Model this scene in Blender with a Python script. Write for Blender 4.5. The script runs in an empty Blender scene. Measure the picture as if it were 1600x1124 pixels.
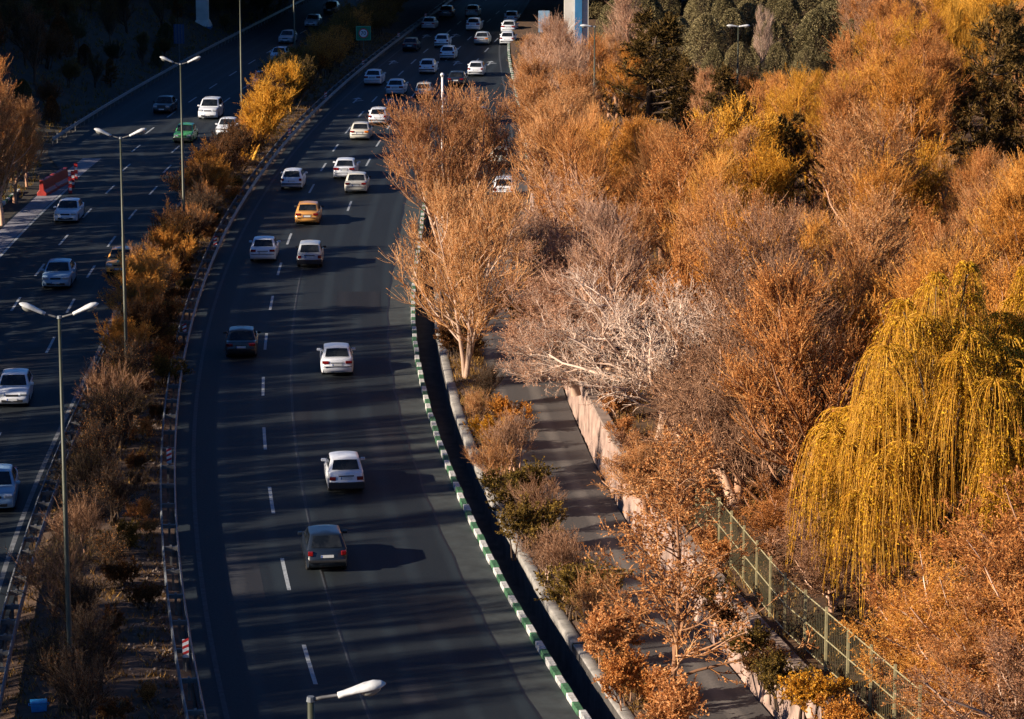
import bpy, bmesh, math, random
import numpy as np
from mathutils import Vector, Matrix

random.seed(7)
SC = bpy.context.scene
COL = SC.collection
rad = math.radians

# ------------------------------------------------------------------ camera, sky, sun, exposure
F_PX = 4600.0
PITCH = math.atan(937.0 / F_PX)
CAM_H = math.cos(PITCH) / 0.0315
cam_d = bpy.data.cameras.new('camera')
cam_d.sensor_width = 36.0
cam_d.lens = 36.0 * F_PX / 1600.0
cam_d.clip_start = 1.0
cam_d.clip_end = 8000.0
cam = bpy.data.objects.new('camera', cam_d)
cam.location = (0, 0, CAM_H)
cam.rotation_euler = (math.pi / 2 - PITCH, 0, 0)
COL.objects.link(cam)
SC.camera = cam

SUN_ELEV = rad(21.0)
SUN_BACK = rad(21.0)      # the sun stands to the left and a little behind the viewer
sun_dir = Vector((-math.cos(SUN_BACK) * math.cos(SUN_ELEV), -math.sin(SUN_BACK) * math.cos(SUN_ELEV), math.sin(SUN_ELEV)))
world = bpy.data.worlds.new('World')
SC.world = world
world.use_nodes = True
wn = world.node_tree
bg = wn.nodes['Background']
sky = wn.nodes.new('ShaderNodeTexSky')
sky.sky_type = 'NISHITA'
sky.sun_disc = False
sky.sun_elevation = SUN_ELEV
sky.sun_rotation = math.atan2(sun_dir.x, sun_dir.y)
sky.altitude = 1400.0
sky.air_density = 1.0
sky.dust_density = 0.0
sky.ozone_density = 10.0
wn.links.new(sky.outputs[0], bg.inputs[0])
bg.inputs[1].default_value = 0.05
sun_d = bpy.data.lights.new('sun', 'SUN')
sun_d.energy = 5.0
sun_d.angle = rad(0.5)
sun_d.color = (1.0, 0.85, 0.68)
sun_o = bpy.data.objects.new('sun', sun_d)
sun_o.rotation_euler = (-sun_dir).to_track_quat('-Z', 'Y').to_euler()
sun_o.location = (-60, 60, 90)
COL.objects.link(sun_o)
SC.view_settings.view_transform = 'Standard'
SC.view_settings.look = 'None'
SC.view_settings.gamma = 1.0
SC.view_settings.exposure = 1.05
SC.view_settings.use_curve_mapping = False
SC.cycles.use_adaptive_sampling = True
SC.cycles.adaptive_threshold = 0.02
SC.cycles.max_bounces = 5
SC.cycles.diffuse_bounces = 1
SC.cycles.glossy_bounces = 2
SC.cycles.transmission_bounces = 2
SC.cycles.transparent_max_bounces = 4
SC.cycles.sample_clamp_indirect = 4.0

# ------------------------------------------------------------------ helpers
CT, ST = math.cos(PITCH), math.sin(PITCH)
def ray(px, py):
    u = (px - 800) / F_PX; v = (562 - py) / F_PX
    return Vector((u, CT + v * ST, -ST + v * CT))
def gp(px, py, z=0.0):
    """ground point seen at that place of the photograph, on the level z"""
    d = ray(px, py)
    t = (z - CAM_H) / d.z
    return Vector((d.x * t, d.y * t, z))
def to_px(p):
    x, y, z = p[0], p[1], p[2] - CAM_H
    zc = y * CT - z * ST
    return 800 + F_PX * x / zc, 562 - F_PX * (y * ST + z * CT) / zc

def tag(o, label=None, cat=None, group=None, kind=None):
    if label: o['label'] = label
    if cat: o['category'] = cat
    if group: o['group'] = group
    if kind: o['kind'] = kind
    return o
def empty(name, loc=(0, 0, 0), rz=0.0):
    o = bpy.data.objects.new(name, None)
    o.location = loc; o.rotation_euler = (0, 0, rz); o.empty_display_size = 0.3
    COL.objects.link(o)
    return o
def link(name, me, parent=None, mats=None, loc=None, rz=None):
    o = bpy.data.objects.new(name, me)
    COL.objects.link(o)
    if parent is not None: o.parent = parent
    if mats is not None:
        if not isinstance(mats, (list, tuple)): mats = [mats]
        while len(me.materials) < len(mats): me.materials.append(None)
        for i, m in enumerate(mats):
            o.material_slots[i].link = 'OBJECT'
            o.material_slots[i].material = m
    if loc is not None: o.location = loc
    if rz is not None: o.rotation_euler = (0, 0, rz)
    return o
def copy_tree(o, parent=None):
    c = o.copy(); COL.objects.link(c); c.parent = parent
    for ch in list(o.children): copy_tree(ch, c)
    return c

def np_mesh(name, V, Fq, mat_idx=None, tint=None, smooth=False, nmat=1):
    """mesh from an (n,3) array and a list of face arrays (each (m,k))"""
    me = bpy.data.meshes.new(name)
    V = np.asarray(V, dtype=np.float32)
    if not isinstance(Fq, list): Fq = [Fq]
    me.vertices.add(len(V)); me.vertices.foreach_set('co', V.ravel())
    loops = np.concatenate([f.ravel() for f in Fq]).astype(np.int32)
    tot = np.concatenate([np.full(len(f), f.shape[1], np.int32) for f in Fq])
    start = np.concatenate([[0], np.cumsum(tot)[:-1]]).astype(np.int32)
    me.loops.add(len(loops)); me.loops.foreach_set('vertex_index', loops)
    me.polygons.add(len(tot)); me.polygons.foreach_set('loop_start', start); me.polygons.foreach_set('loop_total', tot)
    if mat_idx is not None: me.polygons.foreach_set('material_index', np.asarray(mat_idx, np.int32))
    if smooth: me.polygons.foreach_set('use_smooth', np.ones(len(tot), bool))
    if tint is not None:
        a = me.attributes.new('tint', 'FLOAT', 'POINT'); a.data.foreach_set('value', np.asarray(tint, np.float32))
    for i in range(nmat): me.materials.append(None)
    me.update(calc_edges=True)
    return me

class MB:
    """collects simple solids into one mesh"""
    def __init__(self): self.v = []; self.f = []
    def add(self, vs, fs):
        b = len(self.v); self.v += [tuple(p) for p in vs]; self.f += [tuple(i + b for i in f) for f in fs]; return self
    def box(self, c, s, rz=0.0, top=1.0, rx=0.0):
        hx, hy, hz = s[0] / 2, s[1] / 2, s[2] / 2
        M = Matrix.Rotation(rz, 3, 'Z') @ Matrix.Rotation(rx, 3, 'X')
        vs = []
        for z in (-1, 1):
            k = top if z > 0 else 1.0
            for x, y in ((-1, -1), (1, -1), (1, 1), (-1, 1)):
                vs.append(M @ Vector((x * hx * k, y * hy * k, z * hz)) + Vector(c))
        return self.add(vs, [(3, 2, 1, 0), (4, 5, 6, 7), (0, 1, 5, 4), (1, 2, 6, 5), (2, 3, 7, 6), (3, 0, 4, 7)])
    def tube(self, pts, rs, n=8, caps=True):
        pts = [Vector(p) for p in pts]
        if not isinstance(rs, (list, tuple)): rs = [rs] * len(pts)
        b = []
        for i, p in enumerate(pts):
            t = (pts[min(i + 1, len(pts) - 1)] - pts[max(i - 1, 0)]).normalized()
            a = Vector((0, 0, 1)) if abs(t.z) < 0.9 else Vector((1, 0, 0))
            u = t.cross(a).normalized(); w = t.cross(u)
            for k in range(n):
                an = 2 * math.pi * k / n
                b.append(p + (u * math.cos(an) + w * math.sin(an)) * rs[i])
        fs = []
        for i in range(len(pts) - 1):
            for k in range(n):
                k2 = (k + 1) % n
                fs.append((i * n + k, i * n + k2, (i + 1) * n + k2, (i + 1) * n + k))
        if caps:
            fs.append(tuple(range(n - 1, -1, -1))); fs.append(tuple((len(pts) - 1) * n + k for k in range(n)))
        return self.add(b, fs)
    def mesh(self, name, smooth=False, bevel=0.0, seg=2):
        me = bpy.data.meshes.new(name)
        me.from_pydata(self.v, [], self.f)
        if bevel > 0:
            bm = bmesh.new(); bm.from_mesh(me)
            es = [e for e in bm.edges if len(e.link_faces) == 2 and e.calc_face_angle(0) > 0.5]
            bmesh.ops.bevel(bm, geom=es, offset=bevel, segments=seg, affect='EDGES', profile=0.6)
            bm.to_mesh(me); bm.free()
        if smooth:
            for p in me.polygons: p.use_smooth = True
        me.update()
        return me
    def build(self, name, mat, parent=None, smooth=False, bevel=0.0, seg=2, loc=None, rz=None):
        me = self.mesh(name, smooth, bevel, seg)
        return link(name, me, parent, mat, loc, rz)

# ------------------------------------------------------------------ materials
def new_mat(name):
    m = bpy.data.materials.new(name); m.use_nodes = True
    nt = m.node_tree
    return m, nt, nt.nodes['Principled BSDF']
def mixc(nt, fac, a, b, blend='MIX'):
    n = nt.nodes.new('ShaderNodeMix'); n.data_type = 'RGBA'; n.blend_type = blend
    for sock, val in ((n.inputs[0], fac), (n.inputs[6], a), (n.inputs[7], b)):
        if isinstance(val, bpy.types.NodeSocket): nt.links.new(val, sock)
        elif isinstance(val, (int, float)): sock.default_value = val
        else: sock.default_value = (*val, 1.0)
    return n.outputs[2]
def noise(nt, scale, detail=4.0, rough=0.6, vec=None, sx=None):
    n = nt.nodes.new('ShaderNodeTexNoise')
    n.inputs['Scale'].default_value = scale; n.inputs['Detail'].default_value = detail; n.inputs['Roughness'].default_value = rough
    tc = nt.nodes.new('ShaderNodeTexCoord')
    if sx is not None:
        mp = nt.nodes.new('ShaderNodeMapping'); mp.inputs['Scale'].default_value = sx
        nt.links.new(tc.outputs['Object'], mp.inputs[0]); nt.links.new(mp.outputs[0], n.inputs['Vector'])
    else:
        nt.links.new(tc.outputs['Object'], n.inputs['Vector'])
    return n.outputs['Fac']
def ramp(nt, fac, stops):
    r = nt.nodes.new('ShaderNodeValToRGB')
    el = r.color_ramp.elements
    while len(el) < len(stops): el.new(0.5)
    for e, (p, c) in zip(el, stops):
        e.position = p; e.color = (*c, 1.0) if len(c) == 3 else c
    nt.links.new(fac, r.inputs[0])
    return r.outputs[0]
def bump(nt, bs, h, strength=0.3, dist=0.02):
    b = nt.nodes.new('ShaderNodeBump'); b.inputs['Strength'].default_value = strength; b.inputs['Distance'].default_value = dist
    nt.links.new(h, b.inputs['Height']); nt.links.new(b.outputs[0], bs.inputs['Normal'])
def simple(name, col, rough=0.6, metal=0.0, var=0.25, scale=6.0, bmp=0.0, spec=0.5, coat=0.0):
    m, nt, bs = new_mat(name)
    n = noise(nt, scale, 5.0)
    c = ramp(nt, n, [(0.3, tuple(x * (1 - var) for x in col)), (0.7, tuple(min(1, x * (1 + var)) for x in col))])
    nt.links.new(c, bs.inputs['Base Color'])
    bs.inputs['Roughness'].default_value = rough; bs.inputs['Metallic'].default_value = metal
    bs.inputs['Specular IOR Level'].default_value = spec
    if coat: bs.inputs['Coat Weight'].default_value = coat; bs.inputs['Coat Roughness'].default_value = 0.06
    if bmp: bump(nt, bs, noise(nt, scale * 6, 4.0), bmp, 0.02)
    return m
def leaf_mat(name, dark, mid, light, trans=0.38, hue=0.12):
    """leaf or twig colour from the per-leaf 'tint' value, shifted a little from tree to tree"""
    m = bpy.data.materials.new(name); m.use_nodes = True
    nt = m.node_tree; nt.nodes.clear()
    out = nt.nodes.new('ShaderNodeOutputMaterial')
    at = nt.nodes.new('ShaderNodeAttribute'); at.attribute_name = 'tint'
    oi = nt.nodes.new('ShaderNodeObjectInfo')
    ad = nt.nodes.new('ShaderNodeMath'); ad.operation = 'MULTIPLY_ADD'
    nt.links.new(oi.outputs['Random'], ad.inputs[0]); ad.inputs[1].default_value = 0.3; nt.links.new(at.outputs['Fac'], ad.inputs[2])
    sb = nt.nodes.new('ShaderNodeMath'); sb.operation = 'SUBTRACT'; nt.links.new(ad.outputs[0], sb.inputs[0]); sb.inputs[1].default_value = 0.15
    c = ramp(nt, sb.outputs[0], [(0.05, dark), (0.5, mid), (0.95, light)])
    d = nt.nodes.new('ShaderNodeBsdfDiffuse'); nt.links.new(c, d.inputs[0])
    if trans > 0:
        t = nt.nodes.new('ShaderNodeBsdfTranslucent'); nt.links.new(c, t.inputs[0])
        mx = nt.nodes.new('ShaderNodeMixShader'); mx.inputs[0].default_value = trans
        nt.links.new(d.outputs[0], mx.inputs[1]); nt.links.new(t.outputs[0], mx.inputs[2]); nt.links.new(mx.outputs[0], out.inputs[0])
    else:
        nt.links.new(d.outputs[0], out.inputs[0])
    return m

def asphalt_mat(name, a, b, patch):
    m, nt, bs = new_mat(name)
    fine = noise(nt, 9.0, 6.0, 0.75)
    big = noise(nt, 0.35, 4.0, 0.6, sx=(3.0, 0.35, 1.0))
    c1 = ramp(nt, fine, [(0.35, a), (0.7, b)])
    f2 = ramp(nt, big, [(0.42, (0, 0, 0)), (0.62, (1, 1, 1))])
    c = mixc(nt, f2, c1, patch)
    cc = mixc(nt, 0.5, c, c1)
    # worn wheel paths along the lanes
    at = nt.nodes.new('ShaderNodeAttribute'); at.attribute_name = 'tint'
    w = nt.nodes.new('ShaderNodeMath'); w.operation = 'SINE'
    k = nt.nodes.new('ShaderNodeMath'); k.operation = 'MULTIPLY'; k.inputs[1].default_value = 2 * math.pi / 1.75
    nt.links.new(at.outputs['Fac'], k.inputs[0]); nt.links.new(k.outputs[0], w.inputs[0])
    f3 = ramp(nt, w.outputs[0], [(0.25, (0.68, 0.68, 0.70)), (1.0, (1.2, 1.18, 1.15))])
    c = mixc(nt, 1.0, cc, f3, 'MULTIPLY')
    nt.links.new(c, bs.inputs['Base Color'])
    rr = ramp(nt, fine, [(0.3, (0.62,) * 3), (0.7, (0.85,) * 3)])
    nt.links.new(rr, bs.inputs['Roughness'])
    bs.inputs['Specular IOR Level'].default_value = 0.3
    bump(nt, bs, noise(nt, 45.0, 3.0, 0.7), 0.35, 0.01)
    return m
M = {}
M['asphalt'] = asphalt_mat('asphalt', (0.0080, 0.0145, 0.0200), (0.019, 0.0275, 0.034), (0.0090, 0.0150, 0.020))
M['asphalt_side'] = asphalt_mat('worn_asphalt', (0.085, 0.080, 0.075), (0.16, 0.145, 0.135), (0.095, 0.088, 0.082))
M['paint'] = simple('road_paint', (0.30, 0.33, 0.35), 0.7, var=0.35, scale=5)
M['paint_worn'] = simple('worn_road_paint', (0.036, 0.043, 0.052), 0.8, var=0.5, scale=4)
M['gutter'] = simple('gutter_concrete', (0.032, 0.040, 0.040), 0.85, var=0.4, scale=1.2, bmp=0.3)
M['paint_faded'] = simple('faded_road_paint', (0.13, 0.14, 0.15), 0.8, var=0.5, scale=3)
M['seam'] = simple('asphalt_seam', (0.006, 0.006, 0.007), 0.6, var=0.4, scale=3)
M['gore'] = simple('gore_paint', (0.20, 0.20, 0.23), 0.8, var=0.3, scale=2)
M['white_paint'] = simple('white_kerb_paint', (0.50, 0.50, 0.47), 0.75, var=0.5, scale=5, bmp=0.2)
M['green_paint'] = simple('green_kerb_paint', (0.045, 0.14, 0.065), 0.75, var=0.55, scale=5, bmp=0.2)
M['concrete'] = simple('concrete', (0.26, 0.245, 0.22), 0.9, var=0.35, scale=2.5, bmp=0.4)
M['channel_concrete'] = simple('dark_concrete', (0.055, 0.05, 0.045), 0.85, var=0.5, scale=1.5, bmp=0.4)  # darker concrete tone for the channel floor and sides
M['soil'] = simple('soil', (0.095, 0.055, 0.033), 0.95, var=0.5, scale=1.2, bmp=0.8)
M['litter'] = simple('leaf_litter', (0.09, 0.046, 0.020), 0.95, var=0.6, scale=2.5, bmp=0.9)
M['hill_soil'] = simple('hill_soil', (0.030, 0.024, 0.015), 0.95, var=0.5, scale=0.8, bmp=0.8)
M['rock'] = simple('rubble', (0.15, 0.115, 0.095), 0.9, var=0.4, scale=3, bmp=0.4)
M['stone'] = simple('pale_stone', (0.31, 0.21, 0.165), 0.9, var=0.5, scale=1.3, bmp=0.6)
M['stone_cap'] = simple('stone_coping', (0.26, 0.19, 0.15), 0.9, var=0.3, scale=2, bmp=0.4)
M['galv'] = simple('galvanised_steel', (0.16, 0.175, 0.19), 0.55, 0.4, var=0.25, scale=3)
M['galv_dark'] = simple('weathered_steel', (0.14, 0.14, 0.14), 0.6, 0.4, var=0.4, scale=3)
M['pole'] = simple('pole_paint', (0.045, 0.05, 0.03), 0.5, 0.2, var=0.25, scale=2)
M['lamp_shell'] = simple('lamp_shell', (0.46, 0.47, 0.47), 0.45, 0.0, var=0.35, scale=5)
M['lamp_glass'] = simple('lamp_glass', (0.20, 0.20, 0.18), 0.12, 0.0, var=0.1, scale=3)
M['fence_paint'] = simple('olive_fence_paint', (0.30, 0.26, 0.14), 0.5, 0.1, var=0.3, scale=4)
M['fence_bar'] = simple('fence_bar_paint', (0.085, 0.075, 0.04), 0.6, 0.1, var=0.3, scale=4)
M['red'] = simple('red_sheeting', (0.55, 0.03, 0.03), 0.5, var=0.15, scale=8)
M['white'] = simple('white_sheeting', (0.75, 0.75, 0.75), 0.5, var=0.1, scale=8)
M['sign_green'] = simple('sign_green', (0.0, 0.20, 0.09), 0.5, var=0.1)
M['sign_blue'] = simple('sign_blue', (0.01, 0.05, 0.13), 0.5, var=0.1)
M['black'] = simple('black_vinyl', (0.012, 0.012, 0.014), 0.5, var=0.1)
M['red_plastic'] = simple('red_plastic', (0.30, 0.025, 0.018), 0.45, var=0.25, scale=4)
M['blue_plastic'] = simple('blue_plastic', (0.02, 0.22, 0.55), 0.4, var=0.2, scale=6)
M['pier'] = simple('pale_pier_paint', (0.62, 0.60, 0.54), 0.7, var=0.15, scale=0.8)
M['pier_blue'] = simple('blue_pier_paint', (0.03, 0.16, 0.34), 0.6, var=0.15, scale=0.8)
M['tyre'] = simple('tyre', (0.012, 0.012, 0.013), 0.8, var=0.2)
M['rim'] = simple('rim', (0.30, 0.30, 0.31), 0.35, 0.7, var=0.15)
M['trim'] = simple('black_trim', (0.015, 0.015, 0.017), 0.55, var=0.2)
M['plate'] = simple('plate', (0.60, 0.62, 0.62), 0.5, var=0.12, scale=30)
M['plate_blue'] = simple('plate_blue', (0.02, 0.08, 0.35), 0.5)
m, nt, bs = new_mat('car_glass')
bs.inputs['Base Color'].default_value = (0.008, 0.011, 0.014, 1); bs.inputs['Roughness'].default_value = 0.06
bs.inputs['Specular IOR Level'].default_value = 0.45
nt.links.new(ramp(nt, noise(nt, 1.7, 3.0), [(0.4, (0.006, 0.008, 0.011)), (0.75, (0.03, 0.034, 0.038))]), bs.inputs['Base Color'])
M['glass'] = m
M['tail'] = simple('tail_lamp', (0.20, 0.007, 0.007), 0.15, var=0.3, scale=14, coat=0.6)
M['amber'] = simple('amber_lamp', (0.75, 0.22, 0.02), 0.15, var=0.2, scale=14, coat=0.6)
M['head'] = simple('head_lamp', (0.55, 0.58, 0.60), 0.12, 0.2, var=0.3, scale=14, coat=0.6)
PAINT = {}
def paint(name, col, rough=0.32, coat=0.5):
    PAINT[name] = simple('car_paint_' + name, col, rough, 0.0, var=0.06, scale=1.5, coat=coat)
paint('white', (0.68, 0.71, 0.75)); paint('silver', (0.36, 0.39, 0.42)); paint('black', (0.012, 0.013, 0.016)); paint('navy', (0.009, 0.014, 0.023))
paint('yellow', (0.62, 0.30, 0.075)); paint('green', (0.08, 0.36, 0.12)); paint('pale_blue', (0.25, 0.38, 0.50)); paint('cream', (0.58, 0.56, 0.48)); paint('grey', (0.10, 0.12, 0.14))
paint('orange', (0.78, 0.36, 0.08))

# foliage colours
L = {}
L['russet'] = leaf_mat('leaf_russet', (0.24, 0.085, 0.024), (0.66, 0.255, 0.068), (0.86, 0.44, 0.15))
L['orange'] = leaf_mat('leaf_orange', (0.30, 0.11, 0.018), (0.74, 0.30, 0.050), (0.88, 0.46, 0.11))
L['gold'] = leaf_mat('leaf_gold', (0.38, 0.15, 0.014), (0.74, 0.345, 0.032), (0.84, 0.47, 0.07))
L['pink'] = leaf_mat('leaf_pink', (0.32, 0.14, 0.08), (0.64, 0.34, 0.19), (0.80, 0.50, 0.33))
L['rose'] = leaf_mat('leaf_rose', (0.34, 0.14, 0.06), (0.68, 0.32, 0.16), (0.84, 0.50, 0.28))
L['brown'] = leaf_mat('leaf_brown', (0.2, 0.085, 0.045), (0.46, 0.22, 0.11), (0.64, 0.36, 0.2))
L['willow'] = leaf_mat('leaf_willow', (0.20, 0.10, 0.010), (0.62, 0.33, 0.018), (0.86, 0.53, 0.05))
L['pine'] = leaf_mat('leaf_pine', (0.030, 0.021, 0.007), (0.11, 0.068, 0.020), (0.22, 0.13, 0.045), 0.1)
L['cypress'] = leaf_mat('leaf_cypress', (0.06, 0.054, 0.026), (0.21, 0.175, 0.085), (0.38, 0.30, 0.15), 0.1)
L['copper'] = leaf_mat('leaf_copper', (0.3, 0.11, 0.032), (0.66, 0.28, 0.095), (0.84, 0.46, 0.2))
L['olive'] = leaf_mat('leaf_olive', (0.06, 0.048, 0.014), (0.19, 0.125, 0.03), (0.34, 0.21, 0.05))
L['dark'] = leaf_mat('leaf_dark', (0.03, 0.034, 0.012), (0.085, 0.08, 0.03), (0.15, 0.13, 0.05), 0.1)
L['shrub_brown'] = leaf_mat('leaf_shrub_brown', (0.06, 0.028, 0.012), (0.16, 0.07, 0.026), (0.32, 0.14, 0.05))
T = {}
T['pale'] = leaf_mat('bark_pale', (0.30, 0.19, 0.13), (0.54, 0.37, 0.27), (0.72, 0.54, 0.42), 0.0)
T['pinkish'] = leaf_mat('bark_pinkish', (0.24, 0.12, 0.075), (0.52, 0.30, 0.19), (0.72, 0.48, 0.34), 0.0)
T['russet'] = leaf_mat('bark_russet', (0.12, 0.06, 0.035), (0.30, 0.16, 0.09), (0.50, 0.30, 0.19), 0.0)
T['gold'] = leaf_mat('bark_gold', (0.30, 0.125, 0.018), (0.66, 0.31, 0.042), (0.82, 0.46, 0.09), 0.0)
T['tawny'] = leaf_mat('bark_tawny', (0.20, 0.08, 0.032), (0.56, 0.265, 0.10), (0.80, 0.48, 0.24), 0.0)
T['amber'] = leaf_mat('bark_amber', (0.24, 0.085, 0.018), (0.66, 0.27, 0.055), (0.86, 0.45, 0.12), 0.0)
T['rust'] = leaf_mat('bark_rust', (0.18, 0.062, 0.022), (0.54, 0.215, 0.066), (0.78, 0.41, 0.16), 0.0)
T['dark'] = leaf_mat('bark_dark', (0.035, 0.025, 0.018), (0.085, 0.058, 0.040), (0.18, 0.13, 0.095), 0.0)
T['white'] = leaf_mat('bark_white', (0.34, 0.22, 0.155), (0.58, 0.41, 0.31), (0.76, 0.59, 0.47), 0.0)
GRASS = leaf_mat('dry_grass', (0.09, 0.05, 0.018), (0.24, 0.13, 0.04), (0.42, 0.25, 0.08), 0.2)

# ------------------------------------------------------------------ the lines of the road
def poly(pts, deg, z=0.0):
    P = [gp(x, y, z) for x, y in pts]
    Y = np.array([p.y for p in P]); X = np.array([p.x for p in P])
    c = np.polyfit((Y - 200) / 100, X, deg)
    y0, y1 = Y.min(), Y.max()
    def f(y):
        y = np.asarray(y, float)
        yc = np.clip(y, y0, y1)
        t = (yc - 200) / 100
        d = np.polyval(np.polyder(c), t) / 100
        return np.polyval(c, t) + d * (y - yc)
    return f
Rf = poly([(320, 1124), (295, 980), (278, 830), (275, 720), (285, 600), (310, 500), (345, 400), (380, 330), (430, 255), (500, 180), (560, 120), (620, 75), (690, 20)], 4)
Kf0 = poly([(905, 1124), (830, 1000), (770, 890), (720, 790), (690, 720), (665, 640), (648, 560), (643, 500), (645, 430)], 3)
S2f = poly([(1215, 1124), (1165, 1080), (1010, 860), (952, 767), (920, 702), (900, 654), (845, 500), (832, 420), (835, 300), (808, 190), (799, 112), (803, 40)], 5)
S1f = poly([(1030, 1100), (900, 900), (840, 800), (805, 700), (752, 600), (748, 500), (742, 420), (740, 340)], 3)
def sst(a, b, x):
    t = np.clip((np.asarray(x, float) - a) / (b - a), 0, 1); return t * t * (3 - 2 * t)
def Kf(y): return Kf0(y)
def EX(y):
    d = np.maximum(0, 158 - np.asarray(y, float)); return 0.058 * d * d / (d + 14)
MLf = lambda y: Rf(y) - 4.3 - 3.2 * sst(200, 330, y) - EX(y)
LEf = lambda y: Rf(y) - 15.9 - 3.6 * sst(222, 240, y) - EX(y)
NOSE = 224.0          # where the verge between the motorway and the side road ends
Y0, Y1 = 60.0, 470.0

def strip(name, ys, fl, fr, fz, mat, nx=2, kind='structure', parent=None, tint=True):
    ys = np.asarray(ys, float); n = len(ys)
    l = fl(ys); r = fr(ys)
    a = np.linspace(0, 1, nx)
    X = l[:, None] + (r - l)[:, None] * a
    Yg = np.repeat(ys[:, None], nx, 1)
    Z = fz(X, Yg, a) if callable(fz) else np.full_like(X, fz)
    V = np.stack([X, Yg, Z], -1).reshape(-1, 3)
    i = np.arange(n - 1)[:, None] * nx + np.arange(nx - 1)[None]
    Fq = np.stack([i, i + 1, i + nx + 1, i + nx], -1).reshape(-1, 4)
    me = np_mesh(name, V, Fq, tint=((X - l[:, None]).ravel() if tint else None), smooth=True)
    o = link(name, me, parent, mat)
    if kind and parent is None: o['kind'] = kind
    return o

# the big sheet below everything
g = MB().add([(-4000, -500, -1.75), (4000, -500, -1.75), (4000, 6000, -1.75), (-4000, 6000, -1.75)], [(0, 1, 2, 3)]).build('ground', M['litter']); g['kind'] = 'structure'
ys = np.arange(Y0, Y1 + 1, 2.0)
ya = ys[ys <= NOSE]; yb = ys[ys >= NOSE]
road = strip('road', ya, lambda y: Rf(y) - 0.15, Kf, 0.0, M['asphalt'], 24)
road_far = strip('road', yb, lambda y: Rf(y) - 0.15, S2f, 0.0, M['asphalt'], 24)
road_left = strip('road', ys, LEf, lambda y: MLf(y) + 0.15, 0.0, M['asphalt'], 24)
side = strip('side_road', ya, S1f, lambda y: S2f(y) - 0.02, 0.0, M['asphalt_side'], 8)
def med_z(X, Y, a): return -0.06 + 0.28 * np.sin(np.pi * a)[None] + 0.05 * np.sin(X * 3.1 + Y * 1.7) * np.sin(np.pi * a)[None]
median = strip('median', np.arange(Y0, Y1 + 1, 1.0), lambda y: MLf(y) + 0.15, lambda y: Rf(y) - 0.15, med_z, M['soil'], 12)
# verge, its coping and the open concrete channel beside the kerb
CH0, CH1, COP = 0.27, 1.38, 1.78
verge = strip('verge', np.arange(Y0, NOSE + 1, 1.0), lambda y: Kf(y) + COP, S1f, lambda X, Y, a: 0.02 + 0.16 * np.sin(np.pi * a)[None] + 0.05 * np.sin(X * 2.3 + Y), M['soil'], 8)
def swept(name, ys, fn, prof, mat, parent=None, closed=False):
    """a profile of (offset, z) swept along the line fn"""
    ys = np.asarray(ys, float); n = len(ys); k = len(prof)
    x = fn(ys); off = np.array([p[0] for p in prof]); zz = np.array([p[1] for p in prof])
    V = np.stack([x[:, None] + off, np.repeat(ys[:, None], k, 1), np.repeat(zz[None], n, 0)], -1).reshape(-1, 3)
    m = k if closed else k - 1
    j = np.arange(m); j2 = (j + 1) % k
    i = np.arange(n - 1)[:, None] * k
    Fq = np.stack([i + j, i + j2, i + k + j2, i + k + j], -1).reshape(-1, 4)
    me = np_mesh(name, V, Fq)
    return link(name, me, parent, mat)
yk = np.arange(Y0, 216, 1.0)
ch = swept('drainage_channel', yk, Kf, [(CH0, 0.0), (CH0 + 0.02, -1.2), (CH1 - 0.05, -1.2), (CH1, 0.05)], M['channel_concrete']); ch['kind'] = 'structure'
# coping cast in lengths
cop = empty('channel_coping', (float(Kf(100)) + 1.5, 100, 0)); tag(cop, 'worn concrete coping along the dark channel beside the green and white kerb', 'coping')
yc = Y0 + 8
while yc < 214:
    ln = random.uniform(4.0, 6.5)
    dz = random.uniform(-0.03, 0.03); dx = random.uniform(-0.03, 0.03)
    o = swept('coping_length', np.linspace(yc, yc + ln - 0.04, 6), lambda y, dx=dx: Kf(y) + dx, [(CH1, -0.5), (CH1 - 0.03, 0.06 + dz), (CH1 + 0.02, 0.10 + dz), (COP - 0.02, 0.11 + dz), (COP + 0.03, 0.07 + dz), (COP + 0.02, -0.3)], M['concrete'], closed=True)
    o.parent = cop; o.location = -cop.location
    yc += ln

# kerb of painted blocks
def kerb(name, fn, y0, y1, label, off=0.0, step=1.0):
    root = empty(name, (float(fn((y0 + y1) / 2)) + off, (y0 + y1) / 2, 0)); tag(root, label, 'kerb')
    bl = MB().box((0, 0, 0.04), (0.24, step * 0.975, 0.34)).mesh('kerb_block', bevel=0.025)
    y = y0; i = 0
    while y < y1:
        t = (float(fn(y + 0.5)) - float(fn(y - 0.5)))
        o = link('kerb_block', bl, root, M['white_paint'] if i % 2 else M['green_paint'])
        o.location = Vector((float(fn(y)) + off + random.uniform(-0.025, 0.025), y, random.uniform(-0.03, 0.02))) - root.location
        o.rotation_euler = (0, 0, math.atan2(-t, 1.0))
        y += step * math.cos(math.atan2(t, 1.0)); i += 1
kerb('painted_kerb', Kf, 88, 214, 'kerb of green and white blocks between the road and the dark channel', 0.13)
kerb('painted_kerb', S2f, 232, 345, 'distant green and white kerb where the side road joins the road', 0.13)
kerb('painted_kerb', lambda y: Rf(y) - 17.4, 175, 214, 'green and white kerb by the far left shoulder below the red barrier', 0.0)

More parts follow.
